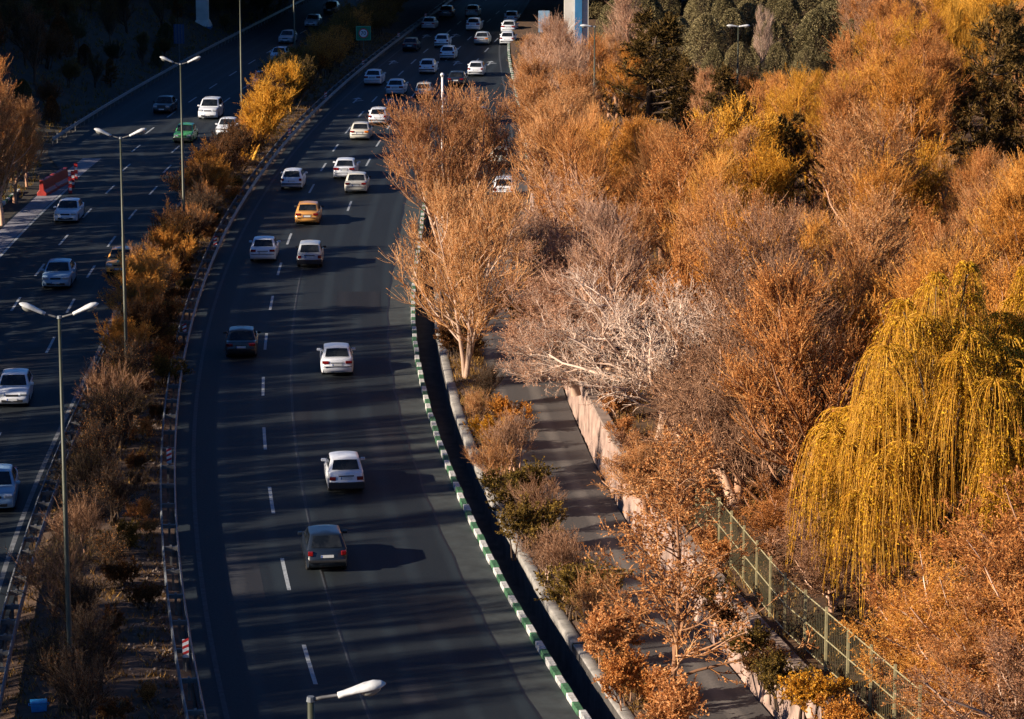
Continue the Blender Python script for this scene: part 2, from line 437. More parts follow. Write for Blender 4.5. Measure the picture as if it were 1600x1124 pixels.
# lane markings
def dash(parent, fn, y0, y1, w=0.15, mat=None, z=0.005, name='lane_dash'):
    n = max(2, int((y1 - y0) / 2) + 2)
    o = strip(name, np.linspace(y0, y1, n), lambda y: fn(y) - w / 2, lambda y: fn(y) + w / 2, z, mat or M['paint'], 2, None, parent, tint=False)
    return o
PER = 11.7
def phase(px, py): return gp(px, py).y
p0 = phase(495, 1038)
for off, ya_, yb_, ph in ((4.05, 62, 460, p0), (7.35, 196, 460, p0 + 3), (10.6, 235, 460, p0 + 1)):
    y = ya_ + (ph - ya_) % PER
    while y < yb_:
        sh = float(sst(200, 270, y)) * 0.35
        dash(road if y < NOSE else road_far, lambda t, o=off - sh: Rf(t) + o, y - 2.3, y + 2.3)
        y += PER
p1 = phase(110, 478)
for off in (-7.6, -10.85):
    y = 62 + (p1 - 62 + (0 if off > -8 else 0.6)) % PER
    while y < 460:
        sh = float(sst(215, 255, y)) * 2.4
        dash(road_left, lambda t, o=off - sh: Rf(t) + o - EX(t), y - 2.2, y + 2.2)
        y += PER
dash(road_left, lambda t: Rf(t) - 14.05 - EX(t), 60, 218, 0.2, name='edge_line')
dash(road_left, lambda t: MLf(t) - 0.55, 60, 330, 0.2, M['paint_faded'], name='edge_line')
dash(road, lambda t: Rf(t) + 0.75, 60, NOSE, 0.18, M['paint_worn'], name='edge_line')
dash(road_far, lambda t: Rf(t) + 0.75, NOSE, 420, 0.18, M['paint_worn'], name='edge_line')
dash(road_far, lambda t: S2f(t) - 0.9, 246, 420, 0.16, M['paint_worn'], name='edge_line')
dash(road, lambda t: Rf(t) + 5.45, 60, 190, 0.07, M['paint_worn'], 0.004, 'paving_seam')
strip('gutter_strip', np.arange(62, 214, 2.0), lambda y: Kf(y) - 1.25 + 0.05 * np.sin(y * 0.9), lambda y: Kf(y) + 0.0, 0.003, M['gutter'], 3, None, road, tint=False)
dash(road, lambda t: Kf(t) - 1.3 + 0.05 * np.sin(t * 0.9), 60, 214, 0.10, M['seam'], 0.0055, 'paving_seam')
dash(road, lambda t: Rf(t) + 5.52, 60, 190, 0.05, M['seam'], 0.0045, 'paving_seam')
strip('gore_marking', np.linspace(186, 233, 20), lambda y: Rf(y) - 15.7, lambda y: Rf(y) - 14.2, 0.006, M['gore'], 2, None, road_left, tint=False)
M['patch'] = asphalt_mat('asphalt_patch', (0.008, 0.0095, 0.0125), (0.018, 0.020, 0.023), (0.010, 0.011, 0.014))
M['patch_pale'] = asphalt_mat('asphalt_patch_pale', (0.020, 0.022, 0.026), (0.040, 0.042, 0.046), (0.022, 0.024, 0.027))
for px, py, w_, ln, mt in ((690, 960, 2.2, 5.0, 'patch'), (600, 690, 1.6, 9.0, 'patch_pale'), (560, 470, 2.6, 6.0, 'patch'), (380, 900, 1.4, 7.0, 'patch_pale'), (650, 1080, 1.2, 3.0, 'patch_pale'), (470, 640, 1.0, 12.0, 'patch'), (440, 345, 2.4, 7.0, 'patch')):
    q = gp(px, py); off = q.x - float(Rf(q.y))
    strip('asphalt_patch', np.linspace(q.y - ln / 2, q.y + ln / 2, 8), lambda y, o=off, w=w_: Rf(y) + o - w / 2, lambda y, o=off, w=w_: Rf(y) + o + w / 2, 0.003, M[mt], 3, None, road)
for px, py, w_, ln in ((40, 560, 2.4, 6.0), (120, 410, 2.2, 8.0), (200, 300, 2.4, 9.0)):
    q = gp(px, py); off = q.x - float(Rf(q.y))
    strip('asphalt_patch', np.linspace(q.y - ln / 2, q.y + ln / 2, 8), lambda y, o=off, w=w_: Rf(y) + o - w / 2, lambda y, o=off, w=w_: Rf(y) + o + w / 2, 0.003, M['patch'], 3, None, road_left)
# lane arrows
ar = MB()
ar.add([(-0.07, -2.2, 0), (0.07, -2.2, 0), (0.07, 0.9, 0), (-0.07, 0.9, 0)], [(0, 1, 2, 3)])
ar.add([(-0.42, 0.9, 0), (0.42, 0.9, 0), (0, 2.3, 0)], [(0, 1, 2)])
ar.add([(0.07, -0.9, 0.0), (0.62, -0.2, 0.0), (0.62, 0.15, 0), (0.07, -0.45, 0)], [(0, 1, 2, 3)])
ar_me = ar.mesh('lane_arrow')
for px, py in ((710, 56), (712, 99), (765, 99), (741, 155), (612, 98), (664, 57), (556, 157), (607, 158)):
    p = gp(px, py); d = float(Rf(p.y + 1) - Rf(p.y - 1)) / 2
    o = link('lane_arrow', ar_me, road_far, M['paint']); o.location = (p.x, p.y, 0.007); o.rotation_euler = (0, 0, math.atan2(-d, 1)); o.scale = (1.15, 1.0, 1)

# park terrain behind the retaining wall, the hillside on the left
def wall_h(y): return 2.2 - 1.7 * sst(185, 240, y)
def park_z(X, Y):
    d = np.maximum(0, X - S2f(Y))
    return wall_h(Y) + 0.045 * np.maximum(0, d - 6) + 0.18 * np.sin(X * 0.5) * np.sin(Y * 0.37) * sst(1, 6, d)
def hill_z(X, Y):
    d = np.maximum(0, LEf(Y) - X)
    Ye = Y + 0.34 * d
    return -0.05 + 0.12 * sst(0.3, 3, d) + 34.0 * sst(243, 262, Ye) * sst(-6, 56, d - 3) * sst(0.5, 6, d) + 2.0 * sst(3, 25, d) + 0.2 * np.sin(X * 0.7) * np.sin(Y * 0.45) * sst(1, 5, d)
def grid_terrain(name, ys, dlist, base, sgn, zf, mat):
    ys = np.asarray(ys, float); d = np.array(dlist, float); n, k = len(ys), len(d)
    X = base(ys)[:, None] + sgn * d; Yg = np.repeat(ys[:, None], k, 1); Z = zf(X, Yg)
    V = np.stack([X, Yg, Z], -1).reshape(-1, 3)
    i = np.arange(n - 1)[:, None] * k + np.arange(k - 1)[None]
    Fq = np.stack([i, i + 1, i + k + 1, i + k] if sgn > 0 else [i, i + k, i + k + 1, i + 1], -1).reshape(-1, 4)
    o = link(name, np_mesh(name, V, Fq, smooth=True), None, mat); o['kind'] = 'structure'; return o
park = grid_terrain('park_ground', np.arange(Y0, 640, 3.0), [0.32, 1, 2, 4, 6, 8, 10, 13, 16, 20, 25, 30, 36, 44, 55, 70, 90, 130, 200, 300], S2f, 1, park_z, M['litter'])
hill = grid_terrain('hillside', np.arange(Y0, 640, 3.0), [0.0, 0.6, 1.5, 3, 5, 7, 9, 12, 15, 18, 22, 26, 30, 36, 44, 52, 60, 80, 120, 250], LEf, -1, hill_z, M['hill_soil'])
def at_park(px, py):
    z = 2.5
    for _ in range(12):
        p = gp(px, py, z); z = float(park_z(p.x, p.y))
    return gp(px, py, z)
def at_hill(px, py):
    z = 1.0
    for _ in range(25):
        p = gp(px, py, z); z = 0.5 * z + 0.5 * float(hill_z(p.x, p.y))
    return gp(px, py, z)

# retaining wall of stone panels
wall = empty('retaining_wall', (float(S2f(130)), 130, 0)); tag(wall, 'pale pinkish stone retaining wall along the side road below the trees', 'wall')
y = 78.0
while y < 236:
    ln = random.uniform(2.2, 3.2)
    n = 7; yy = np.linspace(y, y + ln - 0.03, n); V = []; Fl = []
    xs = S2f(yy); hh = wall_h(yy); k = 7; bow = random.uniform(-0.03, 0.04)
    for i in range(n):
        for j in range(k):
            t = j / (k - 1)
            V.append((xs[i] + 0.05 + 0.16 * t + bow + random.uniform(-0.025, 0.025), yy[i], -0.1 + (hh[i] + 0.06) * t))
        V.append((xs[i] + 0.55, yy[i], hh[i] - 0.04)); V.append((xs[i] + 0.55, yy[i], -0.1))
    k += 2
    for i in range(n - 1):
        for j in range(k - 1): Fl.append((i * k + j, (i + 1) * k + j, (i + 1) * k + j + 1, i * k + j + 1))
    Fl.append(tuple(range(k))); Fl.append(tuple((n - 1) * k + j for j in range(k - 1, -1, -1)))
    MB().add(V, Fl).build('stone_panel', M['stone'], wall, smooth=False, loc=-wall.location)
    h = float(wall_h(y + ln / 2)); MB().box((0.36, 0, h + 0.03), (0.50, ln - 0.05, 0.14)).build('coping_stone', M['stone_cap'], wall, bevel=0.02, loc=Vector((float(S2f(y + ln / 2)), y + ln / 2, 0)) - wall.location, rz=math.atan2(-float(S2f(y + ln) - S2f(y)), ln))
    y += ln

# ------------------------------------------------------------------ plants
rng = np.random.default_rng(11)
def nrm(a): return a / np.maximum(np.linalg.norm(a, axis=-1, keepdims=True), 1e-9)
def polyline(p, d, ln, K, trop, nz, up=(0, 0, 1)):
    n = len(p); P = np.zeros((n, K, 3)); P[:, 0] = p; d = d.copy(); upv = np.array(up, float)
    for i in range(1, K):
        d = nrm(d + trop * upv + rng.normal(0, nz, (n, 3)))
        P[:, i] = P[:, i - 1] + d * (ln / (K - 1))[:, None]
    return P
def sample(P, t):
    K = P.shape[1]; s = np.clip(t, 0, 0.9999) * (K - 1); i = s.astype(int); f = (s - i)[:, None]
    r = np.arange(len(P))
    return P[r, i] * (1 - f) + P[r, i + 1] * f, nrm(P[r, i + 1] - P[r, i])
def children(P, R, m, t0, t1, ang, lenf, K, trop, nz, rk, rmin, tz=None):
    """m children on every branch; lenf(t, n) gives the lengths"""
    N = len(P); ix = np.repeat(np.arange(N), m)
    t = (np.tile((np.arange(m) + 0.0) / m, N) + rng.random(N * m) / m) * (t1 - t0) + t0
    p, d = sample(P[ix], t)
    a = np.radians(rng.normal(ang[0], ang[1], N * m))
    q = nrm(np.cross(d, rng.normal(size=(N * m, 3))))
    d2 = nrm(d * np.cos(a)[:, None] + q * np.sin(a)[:, None])
    ln = lenf(t, N * m)
    C = polyline(p, d2, ln, K, trop, nz)
    KR = R.shape[1]; r0 = R[ix, np.clip((t * (KR - 1)).astype(int), 0, KR - 1)]
    r = np.maximum(np.minimum(r0 * rk, 0.04 * ln + rmin), rmin)
    RR = r[:, None] * np.linspace(1, 0.35, K)[None]
    return C, np.maximum(RR, rmin * 0.6)
def tubes(P, R, n):
    N, K, _ = P.shape
    tg = np.gradient(P, axis=1); tg = nrm(tg)
    ref = np.where(np.abs(tg[..., 2:3]) < 0.9, np.array([0, 0, 1.0]), np.array([1.0, 0, 0]))
    u = nrm(np.cross(tg, ref)); w = np.cross(tg, u)
    an = np.arange(n) * 2 * np.pi / n
    V = P[:, :, None] + (u[:, :, None] * np.cos(an)[:, None] + w[:, :, None] * np.sin(an)[:, None]) * R[:, :, None, None]
    b = (np.arange(N) * K * n)[:, None, None] + (np.arange(K - 1) * n)[None, :, None]
    j = np.arange(n)[None, None]; j2 = (j + 1) % n
    Fq = np.stack([b + j, b + j2, b + n + j2, b + n + j], -1).reshape(-1, 4)
    return V.reshape(-1, 3), Fq
def leaves(p, ax, size, wid, up=0.0):
    """diamond shaped leaves, one quad each"""
    n = len(p)
    ax = nrm(ax + rng.normal(0, 0.75, (n, 3)) + np.array([0, 0, up]))
    sd = nrm(np.cross(ax, rng.normal(size=(n, 3))))
    s = size * rng.uniform(0.6, 1.4, n)[:, None]
    V = np.stack([p, p + ax * s * 0.5 + sd * s * wid, p + ax * s, p + ax * s * 0.5 - sd * s * wid], 1).reshape(-1, 3)
    return V, np.arange(4 * n).reshape(-1, 4)
def leaf_on(P, m, size, wid, t0=0.25, up=0.0):
    N = len(P); ix = np.repeat(np.arange(N), m)
    t = rng.uniform(t0, 1, N * m)
    p, d = sample(P[ix], t)
    return leaves(p, d, size, wid, up)
def tint_of(n, k, lo=0.0, hi=1.0): return np.repeat(rng.uniform(lo, hi, n), k)
class Plant:
    def __init__(self): self.tv = []; self.tf = []; self.tt = []; self.cv = []; self.cf = []; self.ct = []; self.cm = []
    def wood(self, P, R, n):
        V, Fq = tubes(P, R, n); b = sum(len(v) for v in self.tv); self.tv.append(V); self.tf.append(Fq + b); self.tt.append(tint_of(len(P), P.shape[1] * n, 0.2, 0.8))
    def twig(self, P, R, n=3):
        V, Fq = tubes(P, R, n); b = sum(len(v) for v in self.cv); self.cv.append(V); self.cf.append(Fq + b); self.ct.append(tint_of(len(P), P.shape[1] * n)); self.cm.append(np.zeros(len(Fq), int))
    def leaf(self, V, Fq):
        b = sum(len(v) for v in self.cv); self.cv.append(V); self.cf.append(Fq + b); self.ct.append(tint_of(len(V) // 4, 4)); self.cm.append(np.ones(len(Fq), int))
    def done(self, name):
        a = np_mesh(name + '_trunk', np.concatenate(self.tv), np.concatenate(self.tf), tint=np.concatenate(self.tt), smooth=True)
        c = np_mesh(name + '_crown', np.concatenate(self.cv), np.concatenate(self.cf), np.concatenate(self.cm), np.concatenate(self.ct), nmat=2)
        return a, c
def trunk(h, r, lean=0.03, K=9, n=1, spread=0.0, base=None):
    p = np.zeros((n, 3)) if base is None else base
    d = nrm(np.concatenate([rng.normal(0, lean + spread, (n, 2)), np.ones((n, 1))], 1))
    P = polyline(p, d, np.full(n, h) * rng.uniform(0.8, 1.0, n) if n > 1 else np.full(n, h), K, 0.08, 0.045)
    P[:, 0, 2] -= 0.25
    R = r * np.linspace(1, 0.18, K)[None] * np.ones((n, 1)); R[:, 0] *= 1.35
    return P, R

def g_upright(h=10.0, nl=26, nb=9, nt=8, lf=6, leaf=0.15, stems=1, spread=0.0, ang=38, tr=0.018):
    """bare tree with steep limbs and a haze of erect twigs"""
    t = Plant()
    P, R = trunk(h * 0.93, tr * h, n=stems, spread=spread)
    t.wood(P, R, 7)
    m = max(4, nl // stems)
    P1, R1 = children(P, R, m, 0.16, 0.97, (ang, 9), lambda s, n: h * (0.44 * (1 - s) + 0.10) * rng.uniform(0.7, 1.15, n), 6, 0.16, 0.10, 0.55, 0.018)
    t.wood(P1, R1, 5)
    P2, R2 = children(P1, R1, nb, 0.12, 1.0, (34, 12), lambda s, n: h * (0.15 * (1 - s) + 0.055) * rng.uniform(0.6, 1.2, n), 5, 0.17, 0.13, 0.55, 0.011)
    t.twig(P2, R2, 3)
    P3, R3 = children(P2, R2, nt, 0.1, 1.0, (30, 14), lambda s, n: h * 0.066 * rng.uniform(0.5, 1.6, n), 3, 0.34, 0.12, 0.6, 0.0085)
    t.twig(P3, R3, 3)
    if lf: t.leaf(*leaf_on(P3, lf, leaf, 0.26, 0.1, 0.6))
    return t
def g_spread(h=8.5, leafy=0.6, lf=1):
    """wide bare tree with pale crooked limbs"""
    t = Plant()
    P, R = trunk(h * 0.42, 0.030 * h, n=3, spread=0.28)
    t.wood(P, R, 7)
    P1, R1 = children(P, R, 8, 0.3, 1.0, (40, 12), lambda s, n: h * 0.52 * rng.uniform(0.6, 1.15, n), 8, 0.07, 0.16, 0.7, 0.03)
    t.wood(P1, R1, 5)
    P2, R2 = children(P1, R1, 11, 0.12, 1.0, (46, 15), lambda s, n: h * (0.20 * (1 - s) + 0.08) * rng.uniform(0.5, 1.2, n), 6, 0.08, 0.2, 0.6, 0.011)
    t.twig(P2, R2, 4)
    P3, R3 = children(P2, R2, 8, 0.1, 1.0, (42, 16), lambda s, n: h * 0.075 * rng.uniform(0.5, 1.4, n), 4, 0.10, 0.2, 0.6, 0.0085)
    t.twig(P3, R3, 3)
    P4, R4 = children(P3, R3, 4, 0.2, 1.0, (38, 14), lambda s, n: h * 0.035 * rng.uniform(0.5, 1.4, n), 3, 0.12, 0.15, 0.7, 0.008)
    t.twig(P4, R4, 3)
    k = rng.random(len(P4)) < leafy
    if k.sum(): t.leaf(*leaf_on(P4[k], lf, 0.09, 0.25))
    return t
def g_willow(h=12.0, r=4.4, n=2300):
    """weeping willow: arching limbs end in lobes from which curtains of strands hang"""
    t = Plant()
    P, R = trunk(h * 0.55, 0.030 * h, 0.05)
    t.wood(P, R, 8)
    nl = 64
    a = np.arange(nl) * 2.399 + rng.normal(0, 0.25, nl); q = np.sqrt((np.arange(nl) + 0.6) / nl)
    cen = np.stack([np.cos(a) * q * r * 0.92, np.sin(a) * q * r * 0.92, h * (0.95 - 0.50 * q ** 1.6) + rng.normal(0, 0.85, nl)], -1)
    st, _ = sample(np.repeat(P, nl, 0), rng.uniform(0.45, 0.98, nl))
    K = 8; u = np.linspace(0, 1, K)[None, :, None]
    mid = (st + cen) / 2 + np.array([0, 0, 1.3]) + rng.normal(0, 0.25, (nl, 3))
    P1 = st[:, None] * (1 - u) ** 2 + mid[:, None] * 2 * u * (1 - u) + cen[:, None] * u ** 2
    t.wood(P1, np.linspace(0.09, 0.03, K)[None] * np.ones((nl, 1)), 5)
    ix = rng.integers(0, nl, n); lr = rng.uniform(0.30, 0.95, nl)[ix]
    b = rng.uniform(0, 2 * np.pi, n); rr = np.sqrt(rng.random(n)) * lr
    p = cen[ix] + np.stack([np.cos(b) * rr * 0.35, np.sin(b) * rr * 0.35, 0.25 + 0.2 * rng.random(n)], -1)
    d = nrm(np.stack([np.cos(b), np.sin(b), rng.uniform(0.0, 0.8, n)], -1))
    ln = np.maximum(1.2, np.minimum(p[:, 2] - rng.uniform(0.3, 3.2, n), rng.uniform(2.2, 8.5, n) * rng.uniform(0.55, 1.25, nl)[ix]))
    K = 8; S = np.zeros((n, K, 3)); S[:, 0] = p; dd = d
    step = np.concatenate([[0.3 * 1.0] * 3, [1.0] * (K - 4)]);
    for i in range(1, K):
        dd = nrm(dd + np.array([0, 0, -0.70]) + rng.normal(0, 0.085, (n, 3)))
        sl = np.where(i <= 3, rr * 0.42 + 0.04, (ln - 1.0) / (K - 4))
        S[:, i] = S[:, i - 1] + dd * sl[:, None]
    S[..., 2] = np.maximum(S[..., 2], 0.3)
    t.twig(S, np.full((n, K), 0.008), 3)
    V, Fq = leaf_on(S, 36, 0.088, 0.21, 0.0, -0.6); t.leaf(V, Fq)
    return t
def g_pine(h=9.0, r=3.6):
    t = Plant()
    P, R = trunk(h * 0.96, 0.022 * h, 0.03)
    t.wood(P, R, 7)
    P1, R1 = children(P, R, 46, 0.14, 1.0, (78, 10), lambda s, k: r * (1.05 - 0.85 * s) * rng.uniform(0.6, 1.15, k), 6, 0.05, 0.08, 0.5, 0.018)
    t.wood(P1, R1, 5)
    P2, R2 = children(P1, R1, 11, 0.25, 1.0, (48, 14), lambda s, k: 0.16 * r * rng.uniform(0.5, 1.3, k) + 0.12, 4, 0.10, 0.12, 0.6, 0.012)
    t.twig(P2, R2, 3)
    t.leaf(*leaf_on(P2, 42, 0.26, 0.085, 0.15, 0.25))
    return t
def g_dome(h=5.0, r=1.7, n=15000):
    """clipped-looking conifer: a dense dome of scale sprays"""
    t = Plant()
    P, R = trunk(h * 0.9, 0.02 * h, 0.01); t.wood(P, R, 6)
    z = rng.random(n) ** 0.75; a = rng.uniform(0, 2 * np.pi, n)
    prof = np.sqrt(np.maximum(0, 1 - z ** 2.1)) * (0.45 + 0.55 * (1 - z) ** 0.15) * np.minimum(1, 0.75 + z * 2)
    rr = r * prof * (1 - 0.22 * rng.random(n) ** 2) * (1 + 0.13 * np.sin(a * 4 + z * 5) + 0.10 * np.sin(a * 9 - z * 12))
    p = np.stack([np.cos(a) * rr, np.sin(a) * rr, 0.25 + z * (h - 0.25)], -1)
    ax = nrm(np.stack([np.cos(a), np.sin(a), np.full(n, 0.9)], -1))
    t.leaf(*leaves(p, ax, 0.13, 0.22, 0.3))
    k = rng.integers(0, n, 260)
    S = np.stack([np.zeros((260, 3)) + np.array([0, 0, 1.0]) * (p[k, 2:3] * 0.55), p[k]], 1)
    t.twig(S, np.full((260, 2), 0.012), 3)
    return t
def g_vase(h=5.0, flat=0.6, lf=7, leaf=0.13, twig=9):
    """pollarded shrub: bare stems fanning out to a rounded head of fine shoots"""
    t = Plant()
    nst = 6
    P, R = trunk(h * 0.45, 0.016 * h, 0.1, K=7, n=nst, spread=0.22, base=np.concatenate([rng.normal(0, 0.18, (nst, 2)), np.zeros((nst, 1))], 1))
    t.wood(P, R, 5)
    P1, R1 = children(P, R, 6, 0.4, 1.0, (32, 10), lambda s, k: h * 0.33 * rng.uniform(0.7, 1.15, k), 6, 0.10, 0.10, 0.6, 0.016)
    t.wood(P1, R1, 4)
    P2, R2 = children(P1, R1, 9, 0.25, 1.0, (36, 14), lambda s, k: h * 0.19 * rng.uniform(0.5, 1.2, k), 5, 0.12, 0.10, 0.6, 0.010)
    t.twig(P2, R2, 3)
    P3, R3 = children(P2, R2, twig, 0.2, 1.0, (30, 12), lambda s, k: h * 0.085 * rng.uniform(0.5, 1.3, k), 3, 0.16, 0.12, 0.6, 0.0075)
    t.twig(P3, R3, 3)
    if lf: t.leaf(*leaf_on(P3, lf, leaf, 0.24, 0.2, 0.2))
    return t
def g_plane(h=9.0, stems=1, leaf=0.15, nl=30):
    """young tree with pale stems and loose coin-like leaves"""
    t = Plant()
    P, R = trunk(h * 0.97, 0.0095 * h, 0.03 if stems == 1 else 0.10, n=stems, spread=0.0 if stems == 1 else 0.10)
    t.wood(P, R, 7)
    P1, R1 = children(P, R, nl // stems, 0.10, 0.97, (55, 10), lambda s, k: h * (0.36 * (1 - s) + 0.08) * rng.uniform(0.6, 1.15, k), 7, 0.07, 0.12, 0.5, 0.014)
    t.wood(P1, R1, 5)
    P2, R2 = children(P1, R1, 9, 0.15, 1.0, (44, 14), lambda s, k: h * (0.10 * (1 - s) + 0.05) * rng.uniform(0.5, 1.2, k), 5, 0.08, 0.15, 0.55, 0.010)
    t.twig(P2, R2, 3)
    P3, R3 = children(P2, R2, 5, 0.2, 1.0, (42, 15), lambda s, k: h * 0.040 * rng.uniform(0.5, 1.4, k), 3, 0.08, 0.15, 0.6, 0.008)
    t.twig(P3, R3, 3)
    t.leaf(*leaf_on(P3, 6, leaf, 0.40, 0.1, 0.1))
    return t
def g_low(h=1.5, lf=15, leaf=0.065):
    t = Plant()
    nst = 9
    P, R = trunk(h * 0.7, 0.018 * h, 0.2, K=6, n=nst, spread=0.35, base=np.concatenate([rng.normal(0, 0.15 * h, (nst, 2)), np.zeros((nst, 1))], 1))
    t.wood(P, R, 4)
    P1, R1 = children(P, R, 9, 0.25, 1.0, (38, 12), lambda s, k: h * 0.36 * rng.uniform(0.6, 1.2, k), 5, 0.08, 0.15, 0.6, 0.010)
    t.twig(P1, R1, 3)
    P2, R2 = children(P1, R1, 9, 0.15, 1.0, (38, 12), lambda s, k: h * 0.16 * rng.uniform(0.6, 1.2, k), 3, 0.1, 0.15, 0.6, 0.007)
    t.twig(P2, R2, 3)
    if lf: t.leaf(*leaf_on(P2, lf, leaf, 0.28, 0.1, 0.15))
    return t

PM = {}
def variants(key, n, fn):
    PM[key] = [fn(i).done(key) for i in range(n)]
variants('upright', 3, lambda i: g_upright(10.0, 30, 10, 11, 7, 0.068, 1 if i % 2 else 2, 0.10, 36 + 3 * i))
variants('sparse', 2, lambda i: g_upright(10.0, 28, 10, 13, 1, 0.07, 1 + i, 0.10, 44))
variants('spread', 2, lambda i: g_spread(8.5, 0.5))
variants('willow', 1, lambda i: g_willow(12.0, 4.5, 3400))
variants('pine', 2, lambda i: g_pine(9.0, 3.6))
variants('dome', 3, lambda i: g_dome(5.0, 1.5 + 0.2 * i, 13000))
variants('vase', 2, lambda i: g_vase(5.0, 0.6, 8, 0.068, 13))
variants('broom', 2, lambda i: g_upright(6.0, 34, 9, 9, 6, 0.062, 4, 0.16, 24))
variants('bare_shrub', 3, lambda i: g_vase(4.0, 0.6, 1, 0.06, 7))
variants('plane', 1, lambda i: g_plane(9.0, 1, 0.068, 48))
variants('plane_multi', 2, lambda i: g_upright(10.5, 56, 11, 10, 7, 0.066, 4, 0.14, 54 - 8 * i, 0.011))
variants('brush', 1, lambda i: g_spread(8.0, 1.0, 3))
variants('low', 2, lambda i: g_low(1.6))
counts = {}
TWIG = {'rose': 'tawny', 'russet': 'rust', 'orange': 'amber', 'copper': 'tawny', 'brown': 'russet', 'gold': 'gold', 'willow': 'gold'}
def plant(key, loc, h_scale, leafc, barkc, label, cat, group=None, name='tree', rz=None, var=None, wide=1.0):
    i = counts.get(key, 0); counts[key] = i + 1
    a, c = PM[key][(i if var is None else var) % len(PM[key])]
    o = empty(name, loc, random.uniform(0, 6.28) if rz is None else rz)
    s = h_scale; o.scale = (s * wide, s * wide, s)
    link('trunk' if cat == 'tree' else 'stems', a, o, T[barkc])
    link('crown' if cat == 'tree' else 'foliage', c, o, [T[TWIG.get(leafc, barkc) if (barkc != 'dark' or leafc == 'willow') else barkc], L[leafc]])
    tag(o, label, cat, group)
    return o

# ---- the trees that stand out in the park and on the verge
taken = []
def park_tree(key, px, py, scale, leafc, barkc, label, name='tree', wide=1.0, var=None, group=None, rz=None):
    p = at_park(px, py); taken.append((p.x, p.y, 2.2 * scale))
    return plant(key, p, scale, leafc, barkc, label, 'tree', group, name, rz, var, wide)
def verge_tree(key, px, py, scale, leafc, barkc, label, name='tree', var=None, wide=1.0, rz=None):
    return plant(key, gp(px, py, 0.08), scale, leafc, barkc, label, 'tree', None, name, rz, var, wide)
verge_tree('plane_multi', 728, 592, 0.98, 'copper', 'white', 'copper leaved tree with white forking stems beside the kerb and channel', 'verge_tree', 0, 1.15)
verge_tree('plane_multi', 706, 436, 1.08, 'rose', 'pale', 'dense copper crowned tree behind the white stemmed verge tree', 'verge_tree', 1, 1.15)
verge_tree('upright', 748, 372, 0.95, 'copper', 'pinkish', 'pinkish erect twigged tree at the tip of the verge', 'verge_tree', 2)
verge_tree('plane', 1052, 1106, 1.04, 'copper', 'russet', 'slender tree with coin-like copper leaves in front of the side road', 'young_tree', 0, 1.25)
w = park_tree('willow', 1474, 985, 1.02, 'willow', 'dark', 'large weeping willow with golden strands hanging over the fence', 'weeping_willow', 1.0, 0)
park_tree('willow', 1625, 930, 0.95, 'willow', 'dark', 'second golden willow cut off by the right edge of the picture', 'weeping_willow', 1.0, 1)
park_tree('spread', 1035, 690, 1.05, 'pink', 'white', 'wide bare tree with whitish crooked limbs above the stone wall', 'bare_tree', 1.25, 0)
park_tree('spread', 905, 505, 1.05, 'pink', 'pinkish', 'pale bare tree leaning over the side road beyond the white limbed one', 'bare_tree', 1.0, 1)
park_tree('sparse', 866, 250, 1.02, 'pink', 'pinkish', 'tall pinkish twiggy tree beside the far right kerb', 'bare_tree', 1.1, 0)
park_tree('upright', 838, 235, 0.98, 'copper', 'pinkish', 'orange twiggy tree next to the far kerb where the side road joins', 'bare_tree', 1.0, 1)
park_tree('pine', 1008, 226, 1.15, 'pine', 'dark', 'dark olive pine left of the park lamps', 'pine_tree', 1.4, 0)
park_tree('pine', 1075, 238, 0.80, 'pine', 'dark', 'smaller dark pine touching the right side of the olive pine', 'pine_tree', 1.0, 1)
park_tree('pine', 918, 214, 0.55, 'pine', 'dark', 'low dark pine at the foot of the single park lamp', 'pine_tree', 1.1, 1)
park_tree('pine', 1535, 300, 1.35, 'pine', 'dark', 'tall dark pine near the upper right edge', 'pine_tree', 0.9, 0)
park_tree('pine', 1585, 262, 1.2, 'pine', 'dark', 'dark pine at the right edge behind the tall one', 'pine_tree', 0.9, 1)
park_tree('pine', 1240, 352, 0.78, 'pine', 'dark', 'small dark pine alone among the golden trees', 'pine_tree', 0.95, 0)
park_tree('pine', 1130, 268, 0.85, 'pine', 'dark', 'brown tinged pine between the olive pine and the golden trees', 'pine_tree', 0.9, 1)
park_tree('upright', 1555, 150, 1.2, 'gold', 'gold', 'bright yellow tree in the top right corner', 'golden_tree', 1.3, 0)
park_tree('sparse', 1196, 128, 0.72, 'pink', 'white', 'thin bare white tree standing among the rounded conifers', 'bare_tree', 0.7, 1)
park_tree('sparse', 990, 150, 0.95, 'pink', 'pinkish', 'dusty pink tree behind the single park lamp', 'bare_tree', 1.1, 0)

